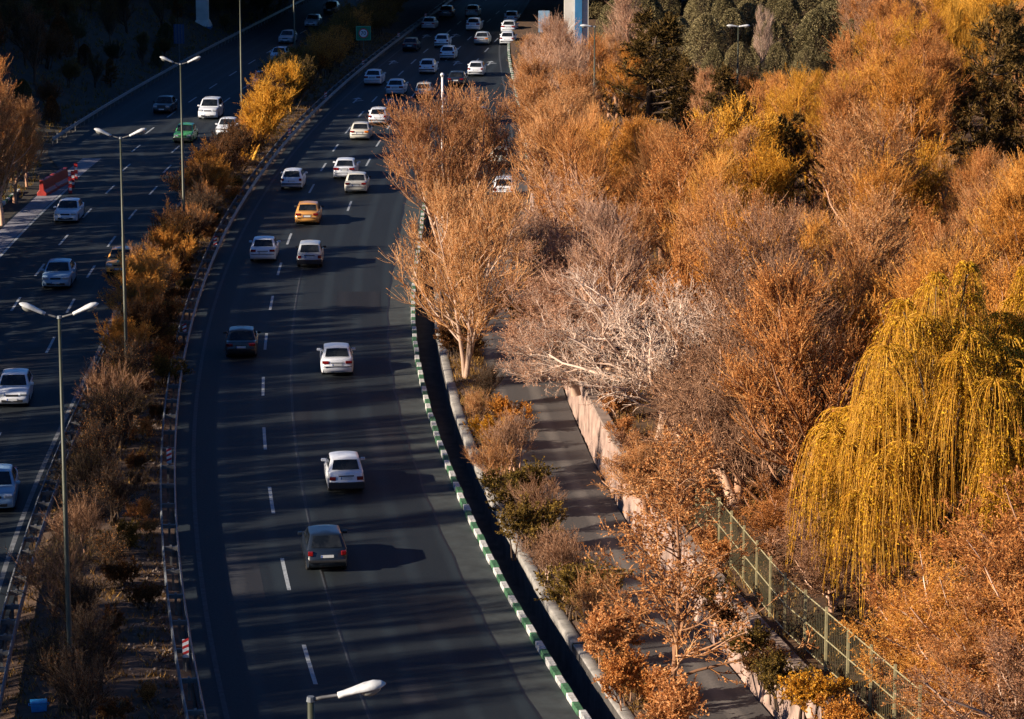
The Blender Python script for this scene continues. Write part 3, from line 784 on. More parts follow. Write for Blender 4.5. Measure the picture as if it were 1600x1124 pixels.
# brown and russet twigs in front of the willow and along the fence
for px, py, sc_, key, lc, bk, lab in ((1455, 1060, 0.48, 'brush', 'russet', 'pinkish', 'low brown brush in front of the willow just behind the fence'), (1520, 1095, 0.62, 'brush', 'orange', 'pale', 'twiggy russet tree in front of the willow, lower right'),
        (1590, 1110, 0.80, 'brush', 'russet', 'pinkish', 'brown twiggy tree at the right edge below the willows'), (1575, 1030, 0.66, 'brush', 'brown', 'pale', 'brown bare tree standing between the willow trunks'), (1660, 1080, 0.95, 'brush', 'russet', 'russet', 'russet tree half out of frame at lower right'),
        (1600, 1235, 0.72, 'brush', 'brown', 'pale', 'bushy russet tree cut by the bottom right corner'), (1530, 1190, 0.48, 'brush', 'russet', 'russet', 'low russet bush-like tree at the bottom right'),
        (1405, 1000, 0.42, 'brush', 'brown', 'russet', 'brown brush under the willow curtain beside the fence'), (1500, 1140, 0.5, 'brush', 'orange', 'white', 'brown brush behind the nearest fence panels'), (1560, 1160, 0.6, 'brush', 'copper', 'russet', 'copper brush between the russet trees of the lower right corner'), (1330, 900, 0.45, 'brush', 'brown', 'russet', 'low brown tree under the left side of the willow'), (1262, 905, 0.40, 'brush', 'brown', 'russet', 'low brown brush just behind the middle of the fence'), (1205, 868, 0.42, 'brush', 'russet', 'pinkish', 'low russet brush behind the upper part of the fence'), (1300, 955, 0.36, 'brush', 'brown', 'pinkish', 'brown brush behind the fence below the willow tips'),
        (872, 548, 0.72, 'brush', 'pink', 'pinkish', 'pinkish brush overhanging the side road above the golden shrub'), (900, 612, 0.60, 'brush', 'pink', 'white', 'pale twiggy tree spilling over the upper end of the stone wall'), (1010, 800, 0.42, 'brush', 'copper', 'russet', 'low copper brush on top of the stone wall'),
        (1150, 790, 0.85, 'spread', 'brown', 'pinkish', 'mauve brown bare tree by the upper end of the fence'), (1225, 850, 0.8, 'sparse', 'brown', 'russet', 'brown bare tree left of the willow behind the fence'), (1200, 760, 0.95, 'spread', 'brown', 'russet', 'brown crooked tree between the white limbed tree and the willow'),
        (1150, 665, 0.9, 'upright', 'orange', 'russet', 'orange tree right beside the white limbed tree'), (1260, 790, 0.9, 'sparse', 'brown', 'russet', 'brown tree at the left shoulder of the willow')):
    park_tree(key, px, py, sc_, lc, bk, lab, 'park_tree', 1.3)

# ---- rounded conifers at the top
k = 0
for row, (yy, x0, x1, st) in enumerate(((-30, 900, 1420, 46), (4, 915, 1350, 40), (36, 930, 1330, 38), (68, 950, 1325, 38), (100, 975, 1330, 38), (131, 1095, 1345, 36))):
    x = x0 + (row % 2) * 20; kk_ = 0
    while x < x1:
        p = at_park(x + random.uniform(-9, 9), yy + random.uniform(-7, 7)); taken.append((p.x, p.y, 1.5))
        dn = ('first', 'second', 'third', 'fourth', 'fifth', 'sixth', 'seventh', 'eighth', 'ninth', 'tenth', 'eleventh', 'twelfth', 'thirteenth', 'fourteenth', 'fifteenth', 'sixteenth', 'seventeenth', 'eighteenth')[kk_]; kk_ += 1
        plant('dome', p, random.uniform(0.65, 1.15) * (0.7 if row == 5 else 1.0), 'cypress', 'dark', 'dome shaped grey green conifer, %s from left in the %s row' % (dn, ('farthest', 'fifth', 'fourth', 'third', 'second', 'nearest')[row]), 'tree', 'rounded conifers at the top of the park', 'dome_conifer', None, None, random.uniform(1.05, 1.4))
        x += st * random.uniform(0.8, 1.2)

# ---- the wood that fills the park
def zone(px, py):
    if px > 1455 and py < 95: return 'gold'
    if 1170 < px < 1430 and 95 < py < 290: return random.choice(('gold', 'orange', 'gold', 'orange', 'russet'))
    if px < 900 and py < 330: return 'copper' if random.random() < 0.5 else 'pink'
    if px < 1010 and 240 < py < 470: return random.choice(('pink', 'copper', 'russet'))
    if 1060 < px < 1300 and py > 480: return random.choice(('brown', 'russet', 'orange'))
    if px > 1400 and py > 760: return random.choice(('russet', 'brown', 'copper'))
    if px > 1400 and py > 220: return random.choice(('orange', 'russet', 'orange', 'copper'))
    if py < 60: return random.choice(('brown', 'russet'))
    return random.choice(('russet', 'orange', 'orange', 'russet', 'copper', 'rose'))
KINDW = {'rose': 'rosy tan twiggy tree', 'gold': 'golden yellow twiggy tree', 'orange': 'orange leaved twiggy tree', 'copper': 'coppery twiggy tree', 'pink': 'pinkish bare twigged tree', 'russet': 'russet twiggy tree', 'brown': 'dull brown twiggy tree'}
def where(px, py):
    if py > 700: return 'near the fence at lower right'
    if py > 430: return 'beyond the stone wall, in the middle of the wood'
    if py > 230: return 'in the deeper wood right of the road bend'
    return 'at the far upper end of the wood'
fp = [at_park(1112, 850), at_park(1222, 988), at_park(1398, 1146)]
def fence_x(y): return float(np.interp(y, [fp[2].y, fp[1].y, fp[0].y], [fp[2].x, fp[1].x, fp[0].x])) if y < fp[0].y else float(S2f(y)) + 1.4
cand = []
y = 82.0
while y < 425:
    st = 3.5 + 0.010 * y
    xmax = (1665 - 800) / F_PX * (y + 6) + 2
    x = float(S2f(y)) + 1.6 + random.uniform(0, 1.5)
    while x < xmax:
        cand.append((x + random.uniform(-1.3, 1.3), y + random.uniform(-1.6, 1.6))); x += st
    y += st * 0.98
for x, y in cand:
    if y < fp[0].y + 1 and x < fence_x(y) + 2.0: continue
    if x < S2f(y) + 1.2: continue
    if any((x - a) ** 2 + (y - b) ** 2 < r * r for a, b, r in taken): continue
    z = float(park_z(x, y)); px, py = to_px((x, y, z + 6)); bx, by = to_px((x, y, z))
    if 880 < px < 1340 and py < 40: continue
    if px < 860 and by < 110: continue
    if 900 < px < 1340 and by < 128: continue
    taken.append((x, y, 1.0))
    c = zone(px, py)
    sc = random.uniform(0.68, 1.02)
    if by > 1010: sc *= 0.75
    # keep the willow, the white tree and the near fence free of taller trees standing in front of them
    for x0_, x1_, base_, lim in ((915, 1115, 226, 200), (1100, 1165, 268, 215), (1440, 1640, 262, 250), (1185, 1300, 352, 335), (840, 1125, 690, 650), (800, 950, 505, 455), (1255, 1640, 985, 840), (965, 1345, 110, 118), (815, 965, 60, 62), (900, 950, 255, 165)):
        if x0_ < px < x1_ and by > base_:
            zc_ = y * CT + (CAM_H - z - 5) * ST; room = (by - lim) / (F_PX / zc_) / 0.98
            sc = min(sc, max(room / 10.0, 0.0))
    if sc < 0.3: continue
    key = 'sparse' if (c == 'pink' or random.random() < 0.14) else ('broom' if random.random() < 0.25 else 'upright')
    if key == 'broom': sc *= 1.5
    bk = {'rose': 'pinkish', 'gold': 'gold', 'orange': 'russet', 'copper': 'pinkish', 'pink': 'pinkish', 'russet': 'russet', 'brown': 'russet'}[c]
    if random.random() < 0.06: bk = 'white'
    plant(key, Vector((x, y, z)), sc, c, bk, KINDW[c] + ' ' + where(px, py), 'tree', KINDW[c] + 's ' + where(px, py), 'tree', None, None, random.uniform(1.08, 1.42))

# ---- shrubs on the verge by the channel and behind the wall
for i, (px, py, key, s, lc, bk, lab) in enumerate((
        (706, 560, 'low', 1.3, 'shrub_brown', 'dark', 'brown shrub between channel coping and white stemmed tree'),
        (745, 668, 'bare_shrub', 0.55, 'copper', 'russet', 'bare reddish shrub on the verge below the white stemmed tree'),
        (772, 700, 'low', 1.0, 'gold', 'gold', 'small golden shrub at the edge of the side road'),
        (770, 770, 'bare_shrub', 0.72, 'copper', 'pinkish', 'pinkish bare shrub on the verge, second below the trees'),
        (815, 805, 'low', 1.5, 'olive', 'dark', 'olive evergreen shrub on the verge facing the stone wall'),
        (822, 862, 'low', 1.4, 'olive', 'dark', 'dark shrub just below the olive evergreen one'),
        (862, 915, 'bare_shrub', 0.75, 'brown', 'pale', 'pale bare shrub beside the broken coping'),
        (905, 970, 'low', 1.5, 'olive', 'dark', 'olive shrub left of the copper leaved young tree'),
        (955, 1040, 'low', 1.4, 'copper', 'russet', 'copper shrub at the channel, lowest on the verge'),
        (985, 1100, 'low', 1.2, 'russet', 'russet', 'russet bush at the foot of the young copper tree'),
        (1040, 1150, 'low', 1.4, 'copper', 'russet', 'copper bush cut by the lower edge of the picture'),
        (802, 338, 'bare_shrub', 0.55, 'orange', 'russet', 'orange twigs in front of the half hidden white car'), (690, 520, 'bare_shrub', 0.6, 'shrub_brown', 'russet', 'dark reddish shrub by the channel left of the white stems'),
        (762, 630, 'bare_shrub', 0.62, 'shrub_brown', 'dark', 'dark bare shrub at the foot of the white stemmed tree'), (800, 740, 'bare_shrub', 0.85, 'brown', 'pinkish', 'fan of bare pinkish stems overlapping the side road'), (838, 832, 'bare_shrub', 0.7, 'shrub_brown', 'russet', 'brown bare shrub between the two olive evergreens'),
        (885, 940, 'bare_shrub', 0.8, 'brown', 'pale', 'bare pale stems left of the young copper tree'), (932, 1000, 'bare_shrub', 0.75, 'copper', 'pale', 'sparse shrub in front of the young copper tree crown'), (790, 668, 'low', 1.0, 'orange', 'russet', 'little orange shrub on the side road edge beyond the golden one'))):
    plant(key, gp(px, py, 0.08), s, lc, bk, lab, 'shrub', None, 'shrub')
for px, py, s, lc, lab in ((1172, 1030, 0.85, 'olive', 'dark olive bush on the bank above the wall, left of the fence'), (1215, 1090, 0.95, 'olive', 'large olive bush below the fence'),
                          (1195, 1060, 0.8, 'shrub_brown', 'dark brown bush between the olive ones on the bank'), (1262, 1122, 1.0, 'gold', 'yellow orange bush at the foot of the fence, bottom edge'),
                          (1300, 1165, 1.0, 'orange', 'orange bush at the bottom edge, right of the yellow one'), (1105, 945, 0.8, 'olive', 'olive bush on the bank by the upper end of the fence'),
                          (1140, 990, 0.8, 'shrub_brown', 'brown bush high on the bank, just below the fence end'), (850, 520, 1.6, 'gold', 'golden shrub on the right edge of the side road under the pale tree'), (856, 480, 1.6, 'orange', 'orange shrub behind the golden one at the side road')):
    plant('low', at_park(px, py), s, lc, 'dark', lab, 'shrub', None, 'bush')

wr_ = random.Random(9); yv = 104.0; nn = 0
while yv < 215:
    xv = float(S2f(yv)) + wr_.uniform(0.55, 1.25)
    plant('low', Vector((xv, yv, float(park_z(xv, yv)))), wr_.uniform(0.5, 1.05), wr_.choice(['brown', 'russet', 'shrub_brown', 'copper']), 'russet', 'low dry shrub hanging over the top of the stone wall', 'shrub', 'dry shrubs along the wall top', 'shrub')
    yv += wr_.uniform(2.0, 4.4); nn += 1
# ---- planting on the median
mr = random.Random(5)
y = 91.0; i = 0
PLACES = ['lowest in the picture', 'by the nearest lamp post']
while y < 352:
    w_ = float(Rf(y) - MLf(y)); cx = float(MLf(y)) + w_ * mr.uniform(0.30, 0.56)
    px, py = to_px((cx, y, 2))
    if y < 138:
        key, s, lc, bk = 'bare_shrub', mr.uniform(0.60, 1.05), mr.choice(['shrub_brown', 'shrub_brown', 'russet', 'olive']), mr.choice(['russet', 'dark', 'dark', 'dark'])
        lab, grp, st = 'bare brown many stemmed shrub low on the median near the first lamp post', 'bare shrubs on the near median', 2.7
    elif y < 196:
        key = mr.choice(['vase', 'bare_shrub', 'bare_shrub']); s = mr.uniform(0.62, 0.95); lc = mr.choice(['russet', 'shrub_brown', 'orange']); bk = mr.choice(['russet', 'dark'])
        lab, grp, st = 'shrub with a rusty rounded head on the median between the second and third lamp posts', 'rusty shrubs on the middle median', 2.9
    elif y < 262:
        key = mr.choice(['vase', 'bare_shrub', 'bare_shrub', 'vase']); s = mr.uniform(0.7, 0.98); lc = mr.choice(['shrub_brown', 'orange', 'russet']); bk = mr.choice(['dark', 'russet'])
        lab, grp, st = 'orange headed shrub on the median between the third and fifth lamp posts', 'orange shrubs on the upper median', 3.0
    else:
        key = 'vase'; s = mr.uniform(0.85, 1.15); lc = mr.choice(['olive', 'olive', 'orange']); bk = 'dark'
        lab, grp, st = 'olive brown rounded shrub on the shaded far median around the speed sign', 'shaded shrubs on the far median', 3.2
    if not (226 < y < 236):
        plant(key, Vector((cx, y, 0.12)), s, lc, bk, lab, 'shrub', grp, 'median_shrub', mr.uniform(0, 6.28), None, mr.uniform(0.85, 1.1))
    if y < 215 and mr.random() < 0.7:
        plant('low', Vector((float(MLf(y)) + w_ * mr.uniform(0.5, 0.78), y + 1.3, 0.1)), mr.uniform(0.45, 1.0), mr.choice(['olive', 'shrub_brown', 'shrub_brown', 'russet']), 'dark', 'low weedy bush', 'shrub', 'low weedy bushes on the median', 'weedy_bush', mr.uniform(0, 6.28))
    y += st * mr.uniform(0.8, 1.2); i += 1
plant('broom', gp(393, 252, 0.12), 1.08, 'gold', 'gold', 'tall golden broom-like shrub at the fourth lamp post on the median', 'shrub', None, 'median_shrub', None, 0, 1.7)
plant('vase', gp(448, 176, 0.12), 1.12, 'gold', 'gold', 'golden headed shrub on the median just beyond the tall broom-like one', 'shrub', None, 'median_shrub')
plant('vase', gp(425, 158, 0.12), 1.0, 'orange', 'gold', 'orange shrub hiding a white car on the left carriageway', 'shrub', None, 'median_shrub')
plant('vase', gp(330, 330, 0.12), 0.9, 'orange', 'russet', 'orange topped shrub right of the third lamp post on the median', 'shrub', None, 'median_shrub')
plant('low', gp(376, 262, 0.12), 1.1, 'gold', 'gold', 'small bright yellow bush in front of the tall golden shrub', 'shrub', None, 'median_shrub')

# ---- left side: a lit clump at the left edge, dark trees on the shaded hillside
for px, py, s, lc, lab in ((4, 352, 0.92, 'copper', 'copper tree at the left edge beside the green and white kerb'), (22, 318, 0.72, 'copper', 'small copper tree by the red barriers'), (-22, 330, 1.05, 'russet', 'russet tree half cut off by the left edge'), (42, 292, 0.5, 'orange', 'low orange tree beside the start of the left guard rail')):
    p = at_hill(px, py); plant('upright', p, s, lc, 'pinkish', lab, 'tree', None, 'roadside_tree')
hr = random.Random(3)
hx = []
for i in range(1300):
    yy = hr.uniform(240, 415); d = hr.uniform(2.2, 36); xx = float(LEf(yy)) - d
    z = float(hill_z(xx, yy)); px, py = to_px((xx, yy, z + 3))
    if px < -70 or py < -120 or px > 640: continue
    if any((xx - a) ** 2 + (yy - b) ** 2 < 3.3 ** 2 for a, b in hx): continue
    if abs(px - 316) < 26 and yy < 352: continue
    hx.append((xx, yy))
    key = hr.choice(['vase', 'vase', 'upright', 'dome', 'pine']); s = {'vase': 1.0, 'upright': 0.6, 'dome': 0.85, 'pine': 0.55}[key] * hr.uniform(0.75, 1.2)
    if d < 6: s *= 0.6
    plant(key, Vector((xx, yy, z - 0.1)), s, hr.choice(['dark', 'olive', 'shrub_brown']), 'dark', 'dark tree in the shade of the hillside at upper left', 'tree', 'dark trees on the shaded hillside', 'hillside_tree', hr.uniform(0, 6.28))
# the row that shades the left carriageway
rr_ = random.Random(21)
yy = 62.0
while yy < 242:
    d = 4.0 + 4 * rr_.random() + max(0, (yy - 190) * 0.16); xx = float(LEf(yy)) - d
    wd_ = 1.0
    if yy < 150: key, sc_, st, wd_ = rr_.choice(['upright', 'sparse', 'sparse']), rr_.uniform(1.2, 1.65), rr_.uniform(1.5, 3.1) + (2.2 if 96 < yy < 116 else 0), rr_.uniform(0.38, 0.68)
    else: key, sc_, st = rr_.choice(['pine', 'pine', 'pine', 'upright']), rr_.uniform(1.05, 1.4), rr_.uniform(3.0, 4.8)
    plant(key, Vector((xx, yy, float(hill_z(xx, yy)))), sc_, 'pine' if key == 'pine' else 'russet', 'dark', 'roadside tree of the row beyond the left edge that shades the left carriageway', 'tree', 'trees left of the left carriageway', 'roadside_tree', None, None, wd_)
    yy += st

# ---- ground cover that nobody could count
def tufts(name, pts, h, label, mat=GRASS, blades=7):
    P = np.repeat(np.asarray(pts), blades, 0); n = len(P)
    P = P + np.concatenate([rng.normal(0, 0.10, (n, 2)), np.zeros((n, 1))], 1)
    ax = nrm(np.concatenate([rng.normal(0, 0.55, (n, 2)), np.ones((n, 1))], 1)); s = h * rng.uniform(0.4, 1.3, n)[:, None]
    sd = nrm(np.cross(ax, rng.normal(size=(n, 3)))) * 0.022
    V = np.stack([P - sd, P + sd, P + ax * s], 1).reshape(-1, 3)
    o = link(name, np_mesh(name, V, np.arange(3 * n).reshape(-1, 3), tint=tint_of(n, 3)), None, mat)
    return tag(o, label, 'grass', kind='stuff')
def scatter(n, y0, y1, fl, fr, zf):
    yy = rng.uniform(y0, y1, n); a = rng.random(n); l = fl(yy); r = fr(yy); X = l + (r - l) * a
    return np.stack([X, yy, zf(X, yy, a)], -1)
tufts('dry_grass', scatter(5200, 88, 340, lambda y: MLf(y) + 0.3, lambda y: Rf(y) - 0.7, lambda X, Y, a: 0.0 + 0.24 * np.sin(np.pi * a)), 0.26, 'dry grass and weeds growing over the median')
tufts('dry_grass', scatter(2600, 88, NOSE, lambda y: Kf(y) + COP + 0.1, S1f, lambda X, Y, a: 0.05 + 0.1 * np.sin(np.pi * a)), 0.28, 'dry grass on the verge between channel and side road')
tufts('undergrowth', scatter(9000, 85, 330, lambda y: S2f(y) + 0.6, lambda y: S2f(y) + 12 + 0.16 * (y - 85), lambda X, Y, a: park_z(X, Y)), 0.45, 'dry undergrowth on the floor of the park wood', GRASS, 8)
tufts('undergrowth', scatter(7000, 160, 400, lambda y: LEf(y) - 0.8, lambda y: LEf(y) - 26, lambda X, Y, a: hill_z(X, Y)), 0.5, 'low undergrowth on the left hillside', L['olive'], 7)
# rubble on the near median
def rocks(name, pts, s0, s1, mat, label):
    V = []; Fl = []
    base = np.array([(1, 0, 0), (-1, 0, 0), (0, 1, 0), (0, -1, 0), (0, 0, 1), (0, 0, -0.6)], float)
    tri = np.array([(0, 2, 4), (2, 1, 4), (1, 3, 4), (3, 0, 4), (2, 0, 5), (1, 2, 5), (3, 1, 5), (0, 3, 5)])
    for i, p in enumerate(pts):
        s = random.uniform(s0, s1); q = base * rng.uniform(0.6, 1.3, (6, 3)) * s
        a = random.uniform(0, 6.28); c, sn = math.cos(a), math.sin(a)
        q = np.stack([q[:, 0] * c - q[:, 1] * sn, q[:, 0] * sn + q[:, 1] * c, q[:, 2]], -1)
        V.append(q + p); Fl.append(tri + 6 * i)
    o = link(name, np_mesh(name, np.concatenate(V), np.concatenate(Fl)), None, mat); return tag(o, label, 'rubble', kind='stuff')
rocks('rubble', scatter(900, 92, 150, lambda y: Rf(y) - 2.3, lambda y: Rf(y) - 0.6, lambda X, Y, a: 0.05 + 0.1 * (1 - a)), 0.03, 0.12, M['rock'], 'scattered stones and rubble along the right side of the near median')

# ------------------------------------------------------------------ guard rails
WB = [(0.0, 0.45), (0.05, 0.48), (0.07, 0.53), (0.05, 0.57), (0.0, 0.60), (0.05, 0.63), (0.07, 0.68), (0.05, 0.73), (0.0, 0.76), (-0.012, 0.76), (0.03, 0.68), (-0.012, 0.60), (0.03, 0.53), (-0.012, 0.45)]
def guard_rail(fn, y0, y1, sgn, step, label, double=True, gap=0.55):
    root = empty('guard_rail', (float(fn((y0 + y1) / 2)), (y0 + y1) / 2, 0)); tag(root, label, 'guard rail')
    yy = np.arange(y0, y1 + 1, 2.0)
    def sw(off, flip):
        o = swept('beam', yy, lambda t: fn(t) + off, [(flip * a, z) for a, z in WB], M['galv'], closed=True); o.parent = root; o.location = -root.location
    sw(0.0, sgn)
    if double: sw(-sgn * gap, -sgn)
    pm = MB().box((0, 0, 0.36), (0.09, 0.13, 0.86)).mesh('post'); sm = MB().box((0, 0, 0), (gap - 0.02 if double else 0.14, 0.12, 0.16)).mesh('spacer')
    y = y0 + 1
    while y < y1:
        x = float(fn(y)); rz = math.atan2(-float(fn(y + 1) - fn(y - 1)) / 2, 1)
        o = link('post', pm, root, M['galv_dark']); o.location = Vector((x - sgn * (gap / 2 if double else 0.16), y, 0)) - root.location; o.rotation_euler = (0, 0, rz)
        o = link('spacer', sm, root, M['galv_dark']); o.location = Vector((x - sgn * (gap / 2 if double else 0.08), y, 0.66)) - root.location; o.rotation_euler = (0, 0, rz)
        y += step
guard_rail(lambda t: Rf(t) - 0.1, 84, 400, 1, 3.4, 'steel guard rail along the right side of the median, curving with the road')
guard_rail(lambda t: MLf(t) + 0.1, 84, 400, -1, 1.9, 'ladder-like steel guard rail along the left side of the median')
guard_rail(lambda t: LEf(t) + 0.1, 240, 400, 1, 2.0, 'steel guard rail at the foot of the dark hillside', False)

# red and white marker boards behind the median rail
bd = MB().box((0, 0, 0.85), (0.22, 0.03, 0.66)).mesh('board'); bpst = MB().tube([(0, 0.03, 0), (0, 0.03, 1.15)], 0.03, 6).mesh('marker_post')
stp = MB()
for k in range(3):
    z = 0.60 + k * 0.22
    stp.add([(-0.108, -0.018, z), (0.108, -0.018, z + 0.10), (0.108, -0.018, z + 0.20), (-0.108, -0.018, z + 0.10)], [(0, 1, 2, 3)])
stm = stp.mesh('stripe')
wh = ['nearest, low on the median', 'second from the bottom on the median rail', 'third from the bottom, below the third lamp post', 'fourth from the bottom, left of the white sedan', 'fifth, beside the tall golden shrub', 'sixth, in the far shade of the median', 'seventh, just below the speed sign', 'right of the speed sign', 'topmost, near the bridge shadow']
for (px, py), w_ in zip(((309, 1050), (271, 742), (297, 540), (352, 398), (455, 222), (505, 164), (555, 112), (604, 68), (649, 36)), wh):
    yv = gp(px, py).y; p = Vector((float(Rf(yv)) - 0.32, yv, 0.0))
    o = empty('marker_board', p, 0.0); tag(o, 'red and white striped marker board, ' + w_, 'marker', 'marker boards on the median rail')
    link('marker_post', bpst, o, M['galv_dark']); b_ = link('board', bd, o, M['white']); link('stripe', stm, b_, M['red'])

# ------------------------------------------------------------------ street lamps
def head_mesh():
    """cobra-head shell along +X, 0.9 m long"""
    xs = [0, 0.12, 0.3, 0.5, 0.68, 0.82, 0.9]; wd = [0.07, 0.085, 0.12, 0.165, 0.17, 0.12, 0.03]; up = [0.06, 0.07, 0.09, 0.12, 0.125, 0.09, 0.03]; dn = [-0.06, -0.06, -0.05, -0.045, -0.05, -0.04, -0.01]
    V = []; Fl = []; n = 12
    for x, w_, u, d in zip(xs, wd, up, dn):
        for k in range(n):
            a = 2 * math.pi * k / n; s = math.sin(a)
            V.append((x, math.cos(a) * w_, s * (u if s > 0 else -d)))
    for i in range(len(xs) - 1):
        for k in range(n): Fl.append((i * n + k, (i + 1) * n + k, (i + 1) * n + (k + 1) % n, i * n + (k + 1) % n))
    Fl.append(tuple(range(n))); Fl.append(tuple((len(xs) - 1) * n + k for k in range(n - 1, -1, -1)))
    return MB().add(V, Fl).mesh('lamp_head', smooth=True)
def bowl_mesh():
    V = []; Fl = []; n = 12
    for i in range(5):
        a = math.pi / 2 * i / 4
        for k in range(n):
            b = 2 * math.pi * k / n
            V.append((0.60 + 0.20 * math.cos(b) * math.cos(a), 0.135 * math.sin(b) * math.cos(a), -0.035 - 0.12 * math.sin(a)))
    for i in range(4):
        for k in range(n): Fl.append((i * n + k, i * n + (k + 1) % n, (i + 1) * n + (k + 1) % n, (i + 1) * n + k))
    return MB().add(V, Fl).mesh('lamp_bowl', smooth=True)
HEAD, BOWL = head_mesh(), bowl_mesh()
def lamp(loc, h, label, arms=(1, -1), reach=0.45, tilt=22, group=None, r=0.085):
    o = empty('street_lamp', loc); tag(o, label, 'street lamp', group)
    MB().tube([(0, 0, 0), (0, 0, 0.5), (0, 0, 0.52), (0, 0, 0.62 * h), (0, 0, 0.622 * h), (0, 0, h)], [r * 1.45, r * 1.35, r * 1.12, r * 0.95, r * 0.80, r * 0.58], 10).build('pole', M['pole'], o, smooth=True)
    MB().box((0, 0, 0.02), (0.4, 0.4, 0.05)).build('base_plate', M['galv_dark'], o)
    MB().tube([(0, 0, h - 0.04), (0, 0, h + 0.05)], [0.085, 0.07], 10).build('cap', M['galv'], o)
    for s in arms:
        t = math.tan(rad(tilt))
        MB().tube([(0, 0, h - 0.02), (s * reach * 0.4, 0, h + 0.03), (s * reach, 0, h + reach * t * 0.6), (s * (reach + 0.12), 0, h + (reach + 0.12) * t * 0.65)], [0.04, 0.035, 0.032, 0.03], 8).build('arm', M['galv_dark'], o, smooth=True)
        hd = link('lamp_head', HEAD, o, M['lamp_shell']); hd.location = (s * reach, 0, h + reach * t * 0.6)
        hd.rotation_euler = (0, -rad(tilt), 0) if s > 0 else (0, -rad(tilt), math.pi)
        link('lamp_bowl', BOWL, hd, M['lamp_glass'])
    return o
for (px, py, h, lab) in ((112, 1115, 13.4, 'double armed street lamp on the median, nearest whole one at lower left'), (199, 618, 12.9, 'double armed street lamp on the median, second from the left edge'),
                        (289, 410, 12.5, 'double armed street lamp in front of the small dark sign'), (379, 224, 12.8, 'tall lamp pole rising out of the golden shrub, top out of frame'), (461, 128, 12.8, 'lamp pole beside the far olive shrubs, top out of frame')):
    lamp(gp(px, py, 0.05), h, lab, group='street lamps on the median')
yv = 51.5; lamp(Vector((-3.68, yv, 0.0)), 14.28, 'lamp head on a single arm at the bottom edge over the road', (1,), 0.5, 14, 'street lamps on the median', 0.11)
lamp(at_park(928, 262), 10.6, 'single headed park lamp above the pinkish tree', (-1,), 0.2, 4, None, 0.085)
p = at_park(1151, 215); o = lamp(p, 9.0, 'park lamp with two heads among the conifers', (1, -1), 0.05, 4, None, 0.085)

# ------------------------------------------------------------------ signs and other street furniture
def text_mesh(s, size):
    c = bpy.data.curves.new('numerals', 'FONT'); c.body = s; c.size = size; c.align_x = 'CENTER'; c.align_y = 'CENTER'; c.extrude = 0.004; c.offset = 0.006
    o = bpy.data.objects.new('numerals_tmp', c); COL.objects.link(o)
    bpy.context.view_layer.update()
    me = bpy.data.meshes.new_from_object(o.evaluated_get(bpy.context.evaluated_depsgraph_get())); me.name = 'numerals'
    bpy.data.objects.remove(o); me.materials.clear(); return me
yv = gp(571, 96).y; sp = Vector((float(Rf(yv)) - 1.6, yv, 0.1)); sp.x = (568 - 800) / F_PX * (yv * CT + 29 * ST)
o = empty('speed_sign', sp); tag(o, 'square green speed limit sign with red ring on the far median', 'sign')
MB().tube([(0, 0.06, 0), (0, 0.06, 3.5)], 0.045, 8).build('post', M['galv_dark'], o)
bdp = MB().box((0, 0, 2.85), (1.55, 0.04, 1.5)).build('board', M['sign_green'], o, bevel=0.01)
brd = MB()
for c_, s_ in (((0, -0.024, 3.56), (1.5, 0.008, 0.05)), ((0, -0.024, 2.14), (1.5, 0.008, 0.05)), ((-0.735, -0.024, 2.85), (0.05, 0.008, 1.36)), ((0.735, -0.024, 2.85), (0.05, 0.008, 1.36))): brd.box(c_, s_)
brd.build('border', simple('sign_border', (0.10, 0.42, 0.28), 0.5, var=0.1), bdp)
def disc(r, y_, n=28): return [(r * math.cos(2 * math.pi * k / n), y_, 2.85 + r * math.sin(2 * math.pi * k / n)) for k in range(n)]
def disc_solid(r, y0_, y1_, n=28):
    return MB().add(disc(r, y0_, n) + disc(r, y1_, n), [tuple(range(n))] + [tuple(range(2 * n - 1, n - 1, -1))] + [(k, (k + 1) % n, n + (k + 1) % n, n + k) for k in range(n)])
disc_solid(0.52, -0.026, -0.018).build('red_ring', M['red'], bdp)
disc_solid(0.41, -0.032, -0.022).build('white_disc', M['white'], bdp)
tx = link('numerals', text_mesh('70', 0.56), bdp, M['black']); tx.location = (0, -0.038, 2.84); tx.rotation_euler = (math.pi / 2, 0, 0)
p = gp(283, 116); p.x = float(LEf(p.y)) - 0.5; p.z = 0.1
p.x = (281 - 800) / F_PX * (p.y * CT + CAM_H * ST)
o = empty('road_sign', p); tag(o, 'dark blue blank-backed road sign at the foot of the hillside', 'sign')
MB().tube([(0, 0.06, 0), (0, 0.06, 4.9)], 0.06, 8).build('post', M['galv_dark'], o)
sb_ = MB().box((0, 0, 3.95), (1.05, 0.04, 1.95)).build('board', M['sign_blue'], o, bevel=0.01)
for dx in (-0.3, 0.0, 0.3): MB().box((dx, -0.035, 3.95), (0.05, 0.03, 1.9)).build('stiffener', M['galv_dark'], sb_)
p = gp(692, 288); o = empty('camera_pole', Vector((p.x, p.y, 0))); tag(o, 'white pole topped by a traffic camera behind the copper verge tree', 'camera pole')
MB().tube([(0, 0, 0), (0, 0, 8.0)], [0.11, 0.085], 10).build('pole', M['white'], o, smooth=True)
hs = MB().box((0, 0, 8.06), (0.16, 0.16, 0.14)).build('bracket', M['white'], o, bevel=0.02)
MB().tube([(0.0, 0.12, 8.16), (0, -0.05, 8.2), (0, -0.34, 8.16)], [0.12, 0.15, 0.12], 10).build('camera_housing', M['white'], o, smooth=True)
MB().tube([(0, -0.34, 8.16), (0, -0.37, 8.155)], [0.08, 0.08], 10).build('lens', M['lamp_glass'], hs)
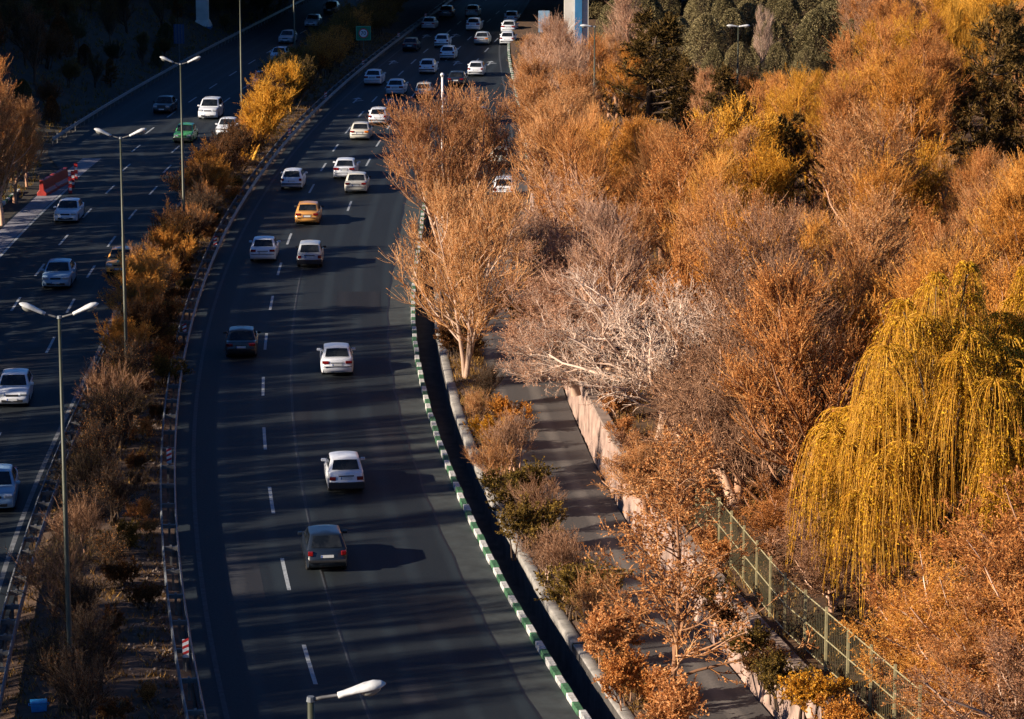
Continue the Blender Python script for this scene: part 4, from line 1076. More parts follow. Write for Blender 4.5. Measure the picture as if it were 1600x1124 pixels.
# bollards and kerb nose where the verge ends
for i, (px, py) in enumerate(((770, 322), (783, 328))):
    q = gp(px, py, 0.05); o = empty('bollard', q); tag(o, ('left' if i == 0 else 'right') + ' one of two dark bollards below the white pickup by the side road', 'bollard', 'bollards at the end of the verge')
    MB().tube([(0, 0, 0), (0, 0, 0.82)], [0.07, 0.065], 8).build('post', M['black'], o); MB().tube([(0, 0, 0.82), (0, 0, 0.93)], [0.075, 0.04], 8).build('cap', M['galv'], o)
# red plastic barrier and marker posts on the gore
pr = [(-0.36, 0.0), (-0.36, 0.22), (-0.18, 0.42), (-0.14, 1.15), (0.14, 1.15), (0.18, 0.42), (0.36, 0.22), (0.36, 0.0)]
def barrier(loc, rz, ln, label):
    o = empty('plastic_barrier', loc, rz); tag(o, label, 'barrier', 'red plastic barriers on the gore')
    V = []; Fl = []; k = len(pr)
    for yb_ in (-ln / 2, ln / 2):
        for x, z in pr: V.append((x, yb_, z))
    Fl = [tuple(range(k)), tuple(range(2 * k - 1, k - 1, -1))] + [(j, k + j, k + (j + 1) % k, (j + 1) % k) for j in range(k)]
    MB().add(V, Fl).build('shell', M['red_plastic'], o, bevel=0.04)
    for s in (-0.25, 0.25): MB().tube([(0, ln * s, 1.14), (0, ln * s, 1.19)], [0.07, 0.06], 10).build('filler_cap', M['black'], o)
for (px, py), lab in (((74, 302), 'red plastic barrier on the gore, the nearer of two'), ((93, 291), 'red plastic barrier on the gore, the farther of two')):
    q = gp(px, py); d = float(Rf(q.y + 1) - Rf(q.y - 1)) / 2; barrier(q, math.atan2(-d, 1) - 0.12, 2.9 if py > 300 else 3.6, lab)
for (px, py), lab in (((110, 303), 'nearest of three red and white gore posts'), ((114, 294), 'middle of three red and white gore posts'), ((119, 281), 'farthest of three red and white gore posts')):
    o = empty('gore_post', gp(px, py)); tag(o, lab, 'marker post', 'gore posts beside the red barriers')
    MB().box((0, 0, 0.02), (0.4, 0.4, 0.06)).build('foot', M['black'], o)
    MB().box((0, 0, 0.65), (0.26, 0.05, 1.25)).build('board', M['red'], o, bevel=0.01)
    MB().box((0.02, -0.03, 0.35), (0.2, 0.012, 0.2)).build('stripe', M['white'], o); MB().box((0.02, -0.03, 0.85), (0.2, 0.012, 0.2)).build('stripe', M['white'], o)
# the blue crate on the near median
o = empty('plastic_crate', gp(61, 1112, 0.08), 0.2); tag(o, 'small blue plastic crate lying on the median at lower left', 'crate')
MB().box((0, 0, 0.17), (0.5, 0.36, 0.30), top=1.08).build('shell', M['blue_plastic'], o, bevel=0.03)
MB().box((0, 0, 0.35), (0.56, 0.42, 0.05)).build('rim', M['blue_plastic'], o, bevel=0.015)
for s in (-1, 1): MB().tube([(s * 0.27, -0.12, 0.26), (s * 0.33, -0.1, 0.26), (s * 0.33, 0.1, 0.26), (s * 0.27, 0.12, 0.26)], 0.015, 6).build('handle', M['blue_plastic'], o)

# fence above the wall
fz = lambda x, y: float(park_z(x, y))
A, B, C_ = fp
fence = empty('park_fence', (B.x, B.y, fz(B.x, B.y))); tag(fence, 'olive green metal bar fence along the park above the retaining wall', 'fence')
pts = []
line = [(A + (A - B) * 0.25), A, B, C_, C_ + (C_ - B) * 0.35]
tot = 0; seg = []
for a, b in zip(line[:-1], line[1:]): seg.append((tot, (b - a).length, a, b)); tot += (b - a).length
def on_line(s):
    for t0, l, a, b in seg:
        if s <= t0 + l or (t0, l, a, b) == seg[-1]: return a + (b - a) * ((s - t0) / l)
PAN = 2.1; npan = int(tot / PAN)
postm = MB().box((0, 0, 0.95), (0.09, 0.09, 2.4)).mesh('post', bevel=0.008); bar_m = MB().box((0, 0, 1.05), (0.022, 0.022, 1.86)).mesh('bar')
for i in range(npan + 1):
    q = on_line(i * PAN); z = fz(q.x, q.y); q = Vector((q.x, q.y, z)); o = link('post', postm, fence, M['fence_paint']); o.location = q - fence.location
    if i < npan:
        q2 = on_line((i + 1) * PAN); q2 = Vector((q2.x, q2.y, fz(q2.x, q2.y)))
        for zz in (0.14, 1.05, 1.98):
            MB().tube([q + Vector((0, 0, zz)) - fence.location, q2 + Vector((0, 0, zz)) - fence.location], 0.026, 4).build('rail', M['fence_paint'], fence)
        nb = 13
        for k in range(1, nb):
            pq = q + (q2 - q) * (k / nb); o = link('bar', bar_m, fence, M['fence_bar']); o.location = pq - fence.location

# bridge whose piers stand at the top of the picture
br = empty('road_bridge', (-14, 356, 0)); tag(br, 'road bridge on pale piers with blue faces at the top of the picture', 'bridge')
def pier(px, py, w, hgt, base_z, name, right):
    q = gp(px, py, base_z)
    if right:
        MB().box((q.x - 0.30, q.y, base_z + hgt / 2 - 1), (w * 0.62, w * 0.8, hgt + 2)).build(name, M['pier'], br, loc=-br.location)
        MB().box((q.x + w * 0.17, q.y - 0.15, base_z + hgt / 2 - 1), (w * 0.30, w * 0.8, hgt + 2)).build('pier_fin', M['pier_blue'], br, loc=-br.location)
        MB().box((q.x + w * 0.45, q.y + 0.1, base_z + hgt / 2 - 1), (w * 0.30, w * 0.8, hgt + 2)).build('pier_rib', M['pier'], br, loc=-br.location)
    else:
        o = MB().box((q.x, q.y, base_z + hgt / 2 + 0.4), (w, w, hgt)).build(name, M['pier'], br, loc=-br.location)
        MB().box((q.x, q.y, base_z + 0.75), (w * 1.5, w * 1.5, 0.7), top=0.72).build('pier_collar', M['pier'], br, loc=-br.location)
        MB().add([(q.x - w * 0.7, q.y - w * 0.75, base_z + 0.38), (q.x + w * 0.75, q.y - w * 0.75, base_z + 0.38), (q.x + w * 0.75, q.y - w * 0.75, base_z - 1.6), (q.x - w * 0.7, q.y + w * 0.75, base_z + 0.38), (q.x + w * 0.75, q.y + w * 0.75, base_z + 0.38), (q.x + w * 0.75, q.y + w * 0.75, base_z - 1.6)],
                 [(0, 2, 1), (3, 4, 5), (0, 1, 4, 3), (1, 2, 5, 4), (2, 0, 3, 5)]).build('pier_footing', M['pier_blue'], br, loc=-br.location)
ph = at_hill(317, 52)
pier(317, 46, 1.35, 10.3 - ph.z, ph.z, 'pier', False)
pier(897, 62, 2.55, 9.4, 1.2, 'pier', True)
MB().box((-10, 375, 11.2), (240, 64, 1.6)).build('deck', M['concrete'], br, bevel=0.1, loc=-br.location)
for yy in (343.3, 406.7): MB().box((-10, yy, 12.5), (240, 0.3, 1.0)).build('parapet', M['pier'], br, loc=-br.location)
q = at_park(850, 62)
o = empty('direction_board', q); tag(o, 'pale blue board standing behind the far orange tree left of the bridge pier', 'sign')
MB().box((0, 0, 2.0), (1.25, 0.06, 2.4)).build('board', simple('pale_blue_board', (0.20, 0.32, 0.45), 0.6, var=0.3, scale=2), o, bevel=0.01)
for s in (-0.5, 0.5): MB().box((s, 0.07, 1.5), (0.08, 0.08, 3.0)).build('post', M['galv_dark'], o)

# ------------------------------------------------------------------ cars
CARS = {
    # length, width, height, belt, tail (y from centre, z of lid), cowl y, roof front y, roof rear y, rear glass base y, hood front z, wheel radius, wheel base
    'boxy': dict(Ln=3.95, W=1.62, H=1.40, belt=0.90, lid=0.96, cowl=0.92, rf=0.32, rr=-1.00, rb=-1.46, hz=0.80, wr=0.28, wb=2.35, tum=0.75, bump='black', tl=(0.28, 0.16, 0.70)),
    'boxhatch': dict(Ln=3.60, W=1.62, H=1.45, belt=0.90, lid=0.94, cowl=0.98, rf=0.38, rr=-1.15, rb=-1.66, hz=0.80, wr=0.28, wb=2.35, tum=0.76, bump='black', tl=(0.22, 0.20, 0.70)),
    'sedan': dict(Ln=4.40, W=1.70, H=1.36, belt=0.87, lid=0.95, cowl=0.90, rf=0.22, rr=-0.95, rb=-1.50, hz=0.82, wr=0.30, wb=2.67, tum=0.74, bump='body', tl=(0.34, 0.15, 0.78)),
    'modern': dict(Ln=4.50, W=1.77, H=1.41, belt=0.92, lid=1.01, cowl=1.05, rf=0.30, rr=-0.95, rb=-1.68, hz=0.86, wr=0.32, wb=2.65, tum=0.72, bump='body', tl=(0.40, 0.17, 0.86)),
    'hatch': dict(Ln=3.83, W=1.66, H=1.40, belt=0.92, lid=0.93, cowl=1.00, rf=0.32, rr=-1.10, rb=-1.62, hz=0.80, wr=0.29, wb=2.44, tum=0.73, bump='strip', tl=(0.20, 0.18, 0.80)),
    'suv': dict(Ln=4.50, W=1.84, H=1.68, belt=1.05, lid=1.06, cowl=1.12, rf=0.42, rr=-1.45, rb=-1.98, hz=0.98, wr=0.35, wb=2.65, tum=0.76, bump='lower', tl=(0.26, 0.24, 0.95)),
}
def car_meshes(kind):
    c = CARS[kind]; Ln, W, H = c['Ln'], c['W'], c['H']; hl = Ln / 2; out = {}
    yw = (c['wb'] / 2 + 0.05, -c['wb'] / 2 + 0.05); ar_ = c['wr'] + 0.055; wz = c['wr']
    def arch(yc, n=10):
        return [(yc + ar_ * math.cos(a), wz + ar_ * math.sin(a)) for a in np.linspace(0, math.pi, n)]
    # outline from the rear bottom, over the top to the nose, back along the sill
    b0 = 0.20
    top = [(-hl + 0.10, b0 + 0.04), (-hl + 0.01, b0 + 0.14), (-hl - 0.03, 0.42), (-hl - 0.02, 0.56), (-hl + 0.03, 0.60), (-hl + 0.05, c['lid'] - 0.14), (-hl + 0.09, c['lid'] - 0.04), (-hl + 0.19, c['lid'])]
    if c['rb'] > -hl + 0.5: top += [(-hl + 0.40, c['lid'] + 0.01), (c['rb'] - 0.02, c['lid'] + 0.015)]
    top += [(c['rb'] + 0.25, c['belt'] + 0.03), (0.0, c['belt']), (c['cowl'] - 0.15, c['belt'] + 0.01), (c['cowl'] + 0.10, c['belt'] + 0.015), (c['cowl'] + 0.45, (c['belt'] + c['hz']) / 2 + 0.045), (hl - 0.30, c['hz'] + 0.01), (hl - 0.12, c['hz'] - 0.05), (hl - 0.04, c['hz'] - 0.16), (hl - 0.01, 0.55), (hl + 0.03, 0.48), (hl + 0.02, 0.34), (hl - 0.08, b0 + 0.02)]
    fa = arch(yw[0]); ra = arch(yw[1])
    bot = [(yw[0] + ar_ + 0.06, b0)] + fa + [(yw[0] - ar_ - 0.04, b0), (0, b0 - 0.01), (yw[1] + ar_ + 0.04, b0)] + ra + [(yw[1] - ar_ - 0.05, b0)]
    prof = top + bot; k = len(prof)
    us = [-1, -0.975, -0.90, -0.72, -0.4, 0, 0.4, 0.72, 0.90, 0.975, 1]
    V = []; Fl = []
    for u in us:
        au = abs(u)
        for j, (y, z) in enumerate(prof):
            f = min(1.0, abs(y) / hl)
            taper = 1 - 0.13 * max(0, (f - 0.60) / 0.40) ** 2.2
            side_in = 1 - 0.06 * max(0, (z - 0.62) / 0.40) ** 1.5 - 0.04 * max(0, (0.40 - z) / 0.25)
            yy = y; zz = z
            if j < len(top):
                if f > 0.85: yy = y * (1 - 0.055 * au ** 3)            # rounded bumpers seen from above
                if z > c['hz'] - 0.12: zz = z - 0.055 * au ** 5 - 0.02 * au * au
            xx = u * W / 2 * taper * side_in
            if au == 1 and j < len(top): zz -= 0.02
            V.append((xx, yy, zz))
    n = len(us)
    for i in range(n - 1):
        for j in range(k):
            j2 = (j + 1) % k
            Fl.append((i * k + j, i * k + j2, (i + 1) * k + j2, (i + 1) * k + j))
    Fl.append(tuple(range(k - 1, -1, -1))); Fl.append(tuple((n - 1) * k + j for j in range(k)))
    # greenhouse
    zb, zr = c['belt'] - 0.03, H
    wb_, wr_ = W / 2 * 0.925, W / 2 * c['tum']
    def lerp(a, b, t): return a + (b - a) * t
    def surf(side, a, t):
        z = lerp(zb, zr - 0.045, t); w = lerp(wb_, wr_, t ** 1.1); yf = lerp(c['cowl'], c['rf'], t); yr = lerp(c['rb'], c['rr'], t) - (0.05 * math.sin(math.pi * t) if kind in ('hatch', 'boxhatch', 'suv') else 0.02)
        if side == 'f': return Vector(((2 * a - 1) * w * 0.94, yf + 0.07 * (1 - (2 * a - 1) ** 2), z + (0.03 * (1 - (2 * a - 1) ** 2) if t > 0.5 else 0)))
        if side == 'b': return Vector(((1 - 2 * a) * w * 0.94, yr - 0.06 * (1 - (2 * a - 1) ** 2), z + (0.03 * (1 - (2 * a - 1) ** 2) if t > 0.5 else 0)))
        s = 1 if side == 'r' else -1
        aa = a if side == 'r' else 1 - a
        y = lerp(yf - 0.05, yr + 0.05, aa)
        return Vector((s * w * (1 + 0.02 * math.sin(math.pi * a)), y, z))
    ts = [0, 0.3, 0.6, 0.85, 1.0]; ring = []
    for t in ts:
        r_ = [surf('f', a, t) for a in np.linspace(0, 1, 11)] + [surf('r', a, t) for a in np.linspace(0, 1, 11)] + [surf('b', a, t) for a in np.linspace(0, 1, 11)] + [surf('l', a, t) for a in np.linspace(0, 1, 11)]
        ring.append(r_)
    cy = (c['rf'] + c['rr']) / 2
    for sc_, dz in ((0.955, 0.025), (0.80, 0.05), (0.45, 0.068)):
        ring.append([Vector((p_.x * sc_, cy + (p_.y - cy) * sc_, p_.z + dz - 0.012)) for p_ in ring[4]])
    b = len(V); m_ = len(ring[0])
    for r_ in ring: V += [tuple(p_) for p_ in r_]
    for i in range(len(ring) - 1):
        for j in range(m_):
            j2 = (j + 1) % m_
            Fl.append((b + i * m_ + j, b + (i + 1) * m_ + j, b + (i + 1) * m_ + j2, b + i * m_ + j2))
    Fl.append(tuple(b + (len(ring) - 1) * m_ + j for j in range(m_ - 1, -1, -1)))
    me = MB().add(V, Fl).mesh('body_' + kind)
    bm = bmesh.new(); bm.from_mesh(me); bmesh.ops.recalc_face_normals(bm, faces=bm.faces)
    for f in bm.faces: f.smooth = len(f.verts) < 10
    for e in bm.edges:
        if len(e.link_faces) == 2 and e.calc_face_angle(0) > 0.75: e.smooth = False
    bm.to_mesh(me); bm.free()
    out['body'] = me
    def patch(name, side, a0, a1, t0, t1, na=9, nt_=6, off=0.020, skew0=0.0, skew1=0.0):
        vs = []; fs = []
        for t in np.linspace(t0, t1, nt_):
            for i, a in enumerate(np.linspace(0, 1, na)):
                al = lerp(a0 + skew0 * t, a1 + skew1 * t, a)
                p_ = surf(side, al, t); nrm_ = (surf(side, al + 0.01, t) - surf(side, al - 0.01, t)).cross(surf(side, al, t + 0.01) - surf(side, al, t - 0.01)).normalized()
                q_ = p_ - Vector((0, cy, 0.9)); q_.z = 0.2
                if nrm_.dot(q_) < 0: nrm_ = -nrm_
                vs.append(p_ + nrm_ * off)
        for i in range(nt_ - 1):
            for j in range(na - 1): fs.append((i * na + j, i * na + j + 1, (i + 1) * na + j + 1, (i + 1) * na + j))
        mm = MB().add(vs, fs).mesh(name, smooth=True); return mm
    out['windscreen'] = patch('windscreen', 'f', 0.04, 0.96, 0.12, 0.95)
    out['rear_window'] = patch('rear_window', 'b', 0.07, 0.93, 0.20 if kind not in ('hatch', 'suv') else 0.16, 0.92)
    out['side_r1'] = patch('side_window', 'r', 0.10, 0.50, 0.22, 0.90); out['side_r2'] = patch('side_window', 'r', 0.54, 0.88, 0.22, 0.90)
    out['side_l1'] = patch('side_window', 'l', 0.50, 0.90, 0.22, 0.90); out['side_l2'] = patch('side_window', 'l', 0.12, 0.46, 0.22, 0.90)
    # lamps
    tw, th, tz = c['tl']; tx_ = W / 2 * 0.90 - tw / 2
    out['tail'] = MB().box((0, 0, 0), (tw, 0.10, th)).mesh('tail_lamp', bevel=0.025); out['tail_pos'] = (tx_, -hl + 0.095, tz)
    hw = 0.36
    out['head'] = MB().box((0, 0, 0), (hw, 0.16, 0.14), rx=-0.25).mesh('head_lamp', bevel=0.03); out['head_pos'] = (W / 2 * 0.86 - hw / 2, hl - 0.125, c['hz'] - 0.15)
    out['grille'] = MB().box((0, hl - 0.035, c['hz'] - 0.17), (0.62, 0.06, 0.10)).mesh('grille', bevel=0.015)
    out['intake'] = MB().box((0, hl - 0.005, 0.36), (W * 0.62, 0.05, 0.13)).mesh('air_intake', bevel=0.02)
    out['plate'] = MB().box((0, 0, 0), (0.50, 0.014, 0.11)).mesh('plate'); out['pstrip'] = MB().box((-0.22, -0.002, 0), (0.05, 0.016, 0.105)).mesh('plate_strip')
    pz = (c['lid'] - 0.24) if kind in ('boxy', 'boxhatch', 'modern', 'hatch') else 0.66
    out['plate_r'] = (0, -hl + 0.025, pz); out['plate_f'] = (0, hl + 0.030, 0.44)
    out['recess'] = MB().box((0, -hl + 0.052, pz + 0.09), (0.66, 0.02, 0.05)).mesh('recess_shade')  # dark strip painted in as the shade of the trunk recess above the plate
    bt = c['bump']
    if bt == 'black': out['bumper'] = MB().box((0, -hl + 0.03, 0.40), (W * 0.965, 0.16, 0.30)).mesh('bumper', bevel=0.04); out['fbumper'] = MB().box((0, hl - 0.03, 0.40), (W * 0.965, 0.16, 0.28)).mesh('bumper', bevel=0.04)
    elif bt == 'strip': out['bumper'] = MB().box((0, -hl + 0.01, 0.50), (W * 0.90, 0.12, 0.10)).mesh('bumper_strip', bevel=0.025)
    elif bt == 'lower': out['bumper'] = MB().box((0, -hl + 0.02, 0.36), (W * 0.90, 0.14, 0.20)).mesh('bumper', bevel=0.04)
    else: out['bumper'] = MB().box((0, -hl - 0.015, 0.57), (W * 0.86, 0.06, 0.035)).mesh('bumper_strip', bevel=0.01)
    out['mirror'] = MB().box((0, 0, 0), (0.20, 0.10, 0.13)).mesh('mirror', bevel=0.035); out['mirror_pos'] = (W / 2 + 0.06, c['cowl'] - 0.30, c['belt'] + 0.06)
    ty = MB(); n = 20
    prof_t = [(-0.10, c['wr'] * 0.62), (-0.10, c['wr'] * 0.93), (-0.07, c['wr']), (0.07, c['wr']), (0.10, c['wr'] * 0.93), (0.10, c['wr'] * 0.62)]
    V = []; Fl = []
    for i in range(n):
        a = 2 * math.pi * i / n
        for x, r_ in prof_t: V.append((x, r_ * math.cos(a), r_ * math.sin(a)))
    kk = len(prof_t)
    for i in range(n):
        for j in range(kk - 1): Fl.append((i * kk + j, ((i + 1) % n) * kk + j, ((i + 1) % n) * kk + j + 1, i * kk + j + 1))
    out['tyre'] = MB().add(V, Fl).mesh('tyre', smooth=True)
    rm = MB(); R0 = c['wr'] * 0.63
    rm.tube([(-0.06, 0, 0), (0.06, 0, 0)], R0, 14)
    for i in range(5):
        a = 2 * math.pi * i / 5
        for s in (-1, 1): rm.box((s * 0.075, R0 * 0.5 * math.cos(a), R0 * 0.5 * math.sin(a)), (0.025, R0 * 0.9, 0.05), rx=a)
    out['rim'] = rm.mesh('rim')
    out['wheels'] = [(s * (W / 2 - 0.13), y_, c['wr']) for y_ in yw for s in (-1, 1)]
    out['hl'] = hl
    return out
CM = {k_: car_meshes(k_) for k_ in CARS}
def car(kind, col, px, py, label, front=False, group=None, amber=None, stripe=False, detail=True, dx=0.0, rz_off=0.0, left=False):
    """a car whose nearer end stands at that place of the road"""
    m_ = CM[kind]; q = gp(px, py)
    d = float(Rf(q.y + 3) - Rf(q.y - 3)) / 6; rz = math.atan2(-d, 1) + rz_off
    hd = Vector((-math.sin(rz), math.cos(rz), 0))
    c_ = q + hd * (m_['hl'] - 0.35)
    o = empty('car', c_, rz + (math.pi if front else 0)); tag(o, label, 'car', group)
    pm = PAINT[col]
    body = link('body', m_['body'], o, pm)
    for nm, ky in (('windscreen', 'windscreen'), ('rear_window', 'rear_window'), ('side_window', 'side_r1'), ('side_window', 'side_r2'), ('side_window', 'side_l1'), ('side_window', 'side_l2')): link(nm, m_[ky], o, M['glass'])
    for s in (-1, 1):
        x, y_, z = m_['tail_pos']; t_ = link('tail_lamp', m_['tail'], o, M['amber'] if amber == s else M['tail']); t_.location = (s * x, y_, z); t_.rotation_euler = (0, 0, s * 0.12)
        x, y_, z = m_['head_pos']; t_ = link('head_lamp', m_['head'], o, M['head']); t_.location = (s * x, y_, z); t_.rotation_euler = (0, 0, -s * 0.16)
        x, y_, z = m_['mirror_pos']; t_ = link('mirror', m_['mirror'], o, M['trim'] if kind in ('boxy', 'boxhatch', 'sedan') and col != 'white' or col == 'black' else pm); t_.location = (s * x, y_, z)
    for p_ in m_['wheels']:
        w_ = link('wheel', m_['tyre'], o, M['tyre']); w_.location = p_; link('rim', m_['rim'], w_, M['rim'])
    link('grille', m_['grille'], o, M['trim']); link('air_intake', m_['intake'], o, M['trim'])
    for ky, rr in (('plate_r', 0), ('plate_f', math.pi)):
        p_ = link('number_plate', m_['plate'], o, M['plate']); p_.location = m_[ky]; p_.rotation_euler = (0, 0, rr); link('plate_strip', m_['pstrip'], p_, M['plate_blue'])
    if kind in ('boxy', 'boxhatch', 'sedan', 'modern'): link('recess_shade', m_['recess'], o, M['trim'])
    link('bumper', m_['bumper'], o, M['trim'])
    if 'fbumper' in m_: link('bumper', m_['fbumper'], o, M['trim'])
    if stripe:
        c0 = CARS[kind]; ym = (c0['cowl'] + 0.14 + m_['hl'] - 0.3) / 2
        st_ = MB()
        for (ya_, za_), (yb_, zb_) in (((c0['cowl'] + 0.12, c0['belt'] + 0.024), (c0['cowl'] + 0.45, (c0['belt'] + c0['hz']) / 2 + 0.054)), ((c0['cowl'] + 0.45, (c0['belt'] + c0['hz']) / 2 + 0.054), (m_['hl'] - 0.30, c0['hz'] + 0.019))):
            st_.add([(-0.11, ya_, za_), (0.11, ya_, za_), (0.11, yb_, zb_), (-0.11, yb_, zb_)], [(0, 1, 2, 3)])
        st_.build('hood_stripe', PAINT['green'], o)
    return o
G1, G2 = 'cars driving away on the right carriageway', 'cars coming towards the camera on the left carriageway'
for a in (
    ('hatch', 'navy', 511, 893, 'dark blue hatchback, the nearest car on the right carriageway'),
    ('boxy', 'white', 541, 770, 'white boxy sedan with black bumper, second nearest on the right carriageway'),
    ('sedan', 'white', 527, 588, 'white rounded sedan beside the black one, right carriageway'),
    ('sedan', 'black', 377, 560, 'black sedan close to the median guard rail'),
    ('boxhatch', 'silver', 484, 418, 'silver boxy hatchback with black bumper behind the yellow taxi'),
    ('sedan', 'white', 411, 410, 'white sedan left of the silver boxy hatchback'),
    ('sedan', 'yellow', 480, 352, 'yellow taxi sedan on the right carriageway'),
    ('hatch', 'white', 456, 297, 'white hatchback hugging the median rail beyond the yellow taxi'),
    ('modern', 'white', 538, 281, 'white modern sedan partly hidden by the cream sedan'),
    ('sedan', 'cream', 556, 303, 'cream sedan touching the twigs of the copper verge tree'),
    ('sedan', 'cream', 562, 220, 'cream sedan directly below a white hatchback in the middle lane', 1),
    ('hatch', 'white', 590, 196, 'white hatchback just ahead of the cream sedan with lit corner'),
    ('modern', 'white', 617, 150, 'white broad sedan with red lamps right of the white coupe'),
    ('modern', 'white', 582, 134, 'white coupe-like car nearest the far median rail'),
    ('boxy', 'cream', 661, 155, 'cream boxy sedan with amber lamp above the copper tree top', 1),
    ('hatch', 'white', 667, 116, 'white hatchback in the second lane above the cream boxy sedan'),
    ('sedan', 'navy', 640, 81, 'dark sedan by the far median rail'),
    ('hatch', 'white', 699, 94, 'white upright hatchback in the middle of the far traffic'),
    ('hatch', 'white', 690, 75, 'white hatchback directly beyond the upright one in far traffic'),
    ('sedan', 'silver', 669, 47, 'silver sedan far away beside the median rail'),
    ('modern', 'white', 739, 49, 'white sedan below the bridge shadow in the third lane'),
    ('sedan', 'silver', 752, 71, 'silver sedan with amber lamp in the right far lane', 1),
    ('hatch', 'white', 743, 120, 'white hatchback alone in the right lane above the dark car'),
    ('sedan', 'navy', 712, 136, 'dark car just above the white camera pole'),
    ('sedan', 'black', 747, 195, 'black car with red lamp beside the top of the copper verge tree'),
    ('sedan', 'grey', 696, 28, 'grey car at the bridge shadow, left of two'),
    ('sedan', 'silver', 737, 27, 'silver car at the bridge shadow, right of two'),
    ('sedan', 'white', 798, 37, 'white car at the right kerb, farthest of three in a row'),
    ('modern', 'white', 794, 53, 'white car at the right kerb, middle of three in a row'),
    ('hatch', 'white', 792, 71, 'white car at the right kerb, nearest of three in a row')):
    car(a[0], a[1], a[2], a[3], a[4], False, G1, a[5] if len(a) > 5 else None)
car('boxhatch', 'cream', 781, 262, 'cream hatchback leaving the side road between the trees', False, None, None, rz_off=-0.05)
car('boxhatch', 'white', 787, 311, 'white car half hidden by twigs at the end of the side road', False, None, None, rz_off=-0.05)
for a in (
    ('hatch', 'white', 20, 636, 'white hatchback with dark air intake near the left edge'),
    ('modern', 'pale_blue', -8, 800, 'pale blue car cut off by the left edge, nearest on the left carriageway'),
    ('modern', 'pale_blue', 88, 452, 'pale blue sedan with wide grille in the middle lane of the left carriageway'),
    ('sedan', 'white', 103, 349, 'white sedan below the red barriers on the left carriageway'),
    ('sedan', 'orange', 186, 430, 'orange taxi with green bonnet stripe half hidden by a median shrub', True),
    ('boxy', 'green', 286, 224, 'green taxi on the left carriageway'),
    ('suv', 'white', 325, 187, 'white sport utility car beside the tall golden shrub'),
    ('sedan', 'black', 253, 178, 'black sedan left of the white sport utility car'),
    ('sedan', 'white', 352, 214, 'pale car hidden behind the golden shrub, only a corner showing'),
    ('hatch', 'white', 434, 97, 'white hatchback behind the orange median shrubs'),
    ('sedan', 'silver', 446, 69, 'silver sedan beside the far lamp pole, left carriageway'),
    ('sedan', 'silver', 486, 43, 'silver sedan farthest in the light on the left carriageway'),
    ('suv', 'white', 408, 142, 'white car mostly covered by an orange median shrub'),
    ('sedan', 'black', 515, 21, 'black car in the bridge shadow on the left carriageway'),
    ('suv', 'black', 566, 36, 'dark car behind the green speed sign')):
    car(a[0], a[1], a[2], a[3], a[4], True, G2, None, len(a) > 5)

# ------------------------------------------------------------------ labels that single things out
MARKS = [('the small dark pine', 1240, 290), ('the tall dark pine', 1535, 200), ('the dark olive pine', 1008, 150), ('the two headed park lamp', 1150, 60), ('the single park lamp', 925, 80), ('the white limbed tree', 1000, 540), ('the golden willow', 1420, 700), ('the bright yellow corner tree', 1555, 50),
         ('the fence end', 1110, 800), ('the far right kerb', 815, 160), ('the pale leaning tree', 880, 400), ('the bridge pier', 316, 30), ('the dark blue road sign', 279, 60), ('the black sedan', 253, 165), ('the left guard rail', 140, 190), ('the bridge shadow', 480, 10), ('the top left corner', 20, 20), ('the lower right corner', 1590, 1110)]
ORD = ['leftmost', 'second from left', 'third from left', 'fourth from left', 'fifth from left', 'sixth from left', 'seventh from left', 'eighth from left', 'ninth from left', 'tenth from left']
NTH = ['first', 'second', 'third', 'fourth', 'fifth', 'sixth', 'seventh', 'eighth', 'ninth', 'tenth', 'eleventh', 'twelfth', 'thirteenth', 'fourteenth', 'fifteenth', 'sixteenth', 'seventeenth', 'eighteenth', 'nineteenth', 'twentieth']
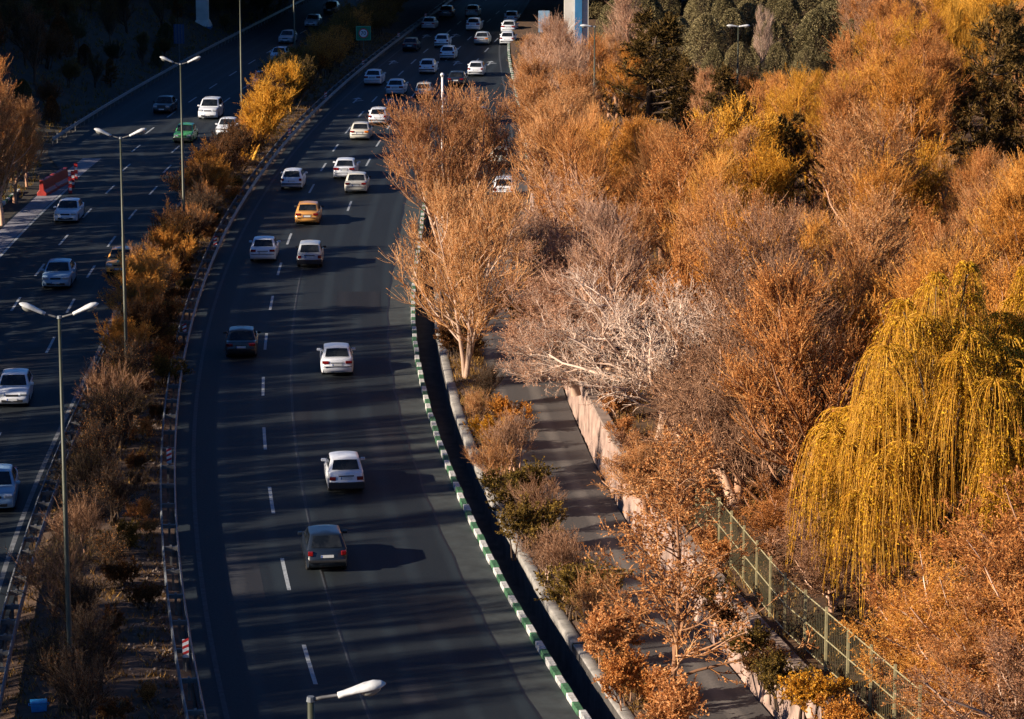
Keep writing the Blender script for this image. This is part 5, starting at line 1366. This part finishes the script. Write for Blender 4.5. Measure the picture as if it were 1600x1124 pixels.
def nth(i):
    if i < 20: return NTH[i]
    t, u = (i + 1) // 10, (i + 1) % 10
    if u == 0: return {3: 'thirtieth', 4: 'fortieth', 5: 'fiftieth', 6: 'sixtieth', 7: 'seventieth'}.get(t, 'last')
    return {2: 'twenty-', 3: 'thirty-', 4: 'forty-', 5: 'fifty-', 6: 'sixty-'}.get(t, 'far ') + NTH[u - 1]
tops = [o for o in COL.objects if o.parent is None and o.get('group') and o.get('category') in ('tree', 'shrub')]
by = {}
for o in tops:
    g_ = o['group']; px, py = to_px(o.location + Vector((0, 0, 4 if o['category'] == 'tree' else 1.5)))
    if g_.startswith('rounded conifers'):
        key = ('dome conifer', round(o['row']) if 'row' in o else 0)
    elif 'wood' in g_ or 'fence' in g_ or 'hillside' in g_:
        m_ = min(MARKS, key=lambda q: (q[1] - px) ** 2 + (q[2] - py) ** 2); dx, dy = px - m_[1], py - m_[2]
        d_ = ('right of ' if dx > 0 else 'left of ') if abs(dx) > abs(dy) else ('below ' if dy > 0 else 'above ')
        kd = next((v for v in KINDW.values() if o['label'].startswith(v)), 'dark shaded tree')
        key = (kd, d_ + m_[0])
    else: key = (g_, '')
    by.setdefault(key, []).append((px, py, o))
for (kd, pl), lst in by.items():
    if kd == 'dome conifer':
        continue
    if pl:
        lst.sort(key=lambda t: t[0])
        for i_, (px, py, o) in enumerate(lst):
            o['label'] = (kd + ' ' + pl) if len(lst) == 1 else ((ORD[i_] if i_ < 10 else nth(i_) + ' from left') + ' ' + kd + ' ' + pl)
    else:
        lst.sort(key=lambda t: -t[1])
        base = {'bare shrubs on the near median': 'bare brown shrub on the near median, %s up from the bottom edge', 'rusty shrubs on the middle median': 'rusty headed shrub on the middle median, %s up past the second lamp post', 'orange shrubs on the upper median': 'orange headed shrub on the upper median, %s up past the third lamp post',
                'shaded shrubs on the far median': 'olive brown shrub on the shaded far median, %s beyond the tall golden shrub', 'trees left of the left carriageway': 'roadside tree beyond the left edge, %s in its row', 'low weedy bushes on the median': 'low weedy bush on the median soil, %s up from the bottom edge', 'dry shrubs along the wall top': 'low dry shrub on the stone wall top, %s up from the bottom'}.get(kd)
        if base:
            for i_, (px, py, o) in enumerate(lst): o['label'] = base % nth(i_)
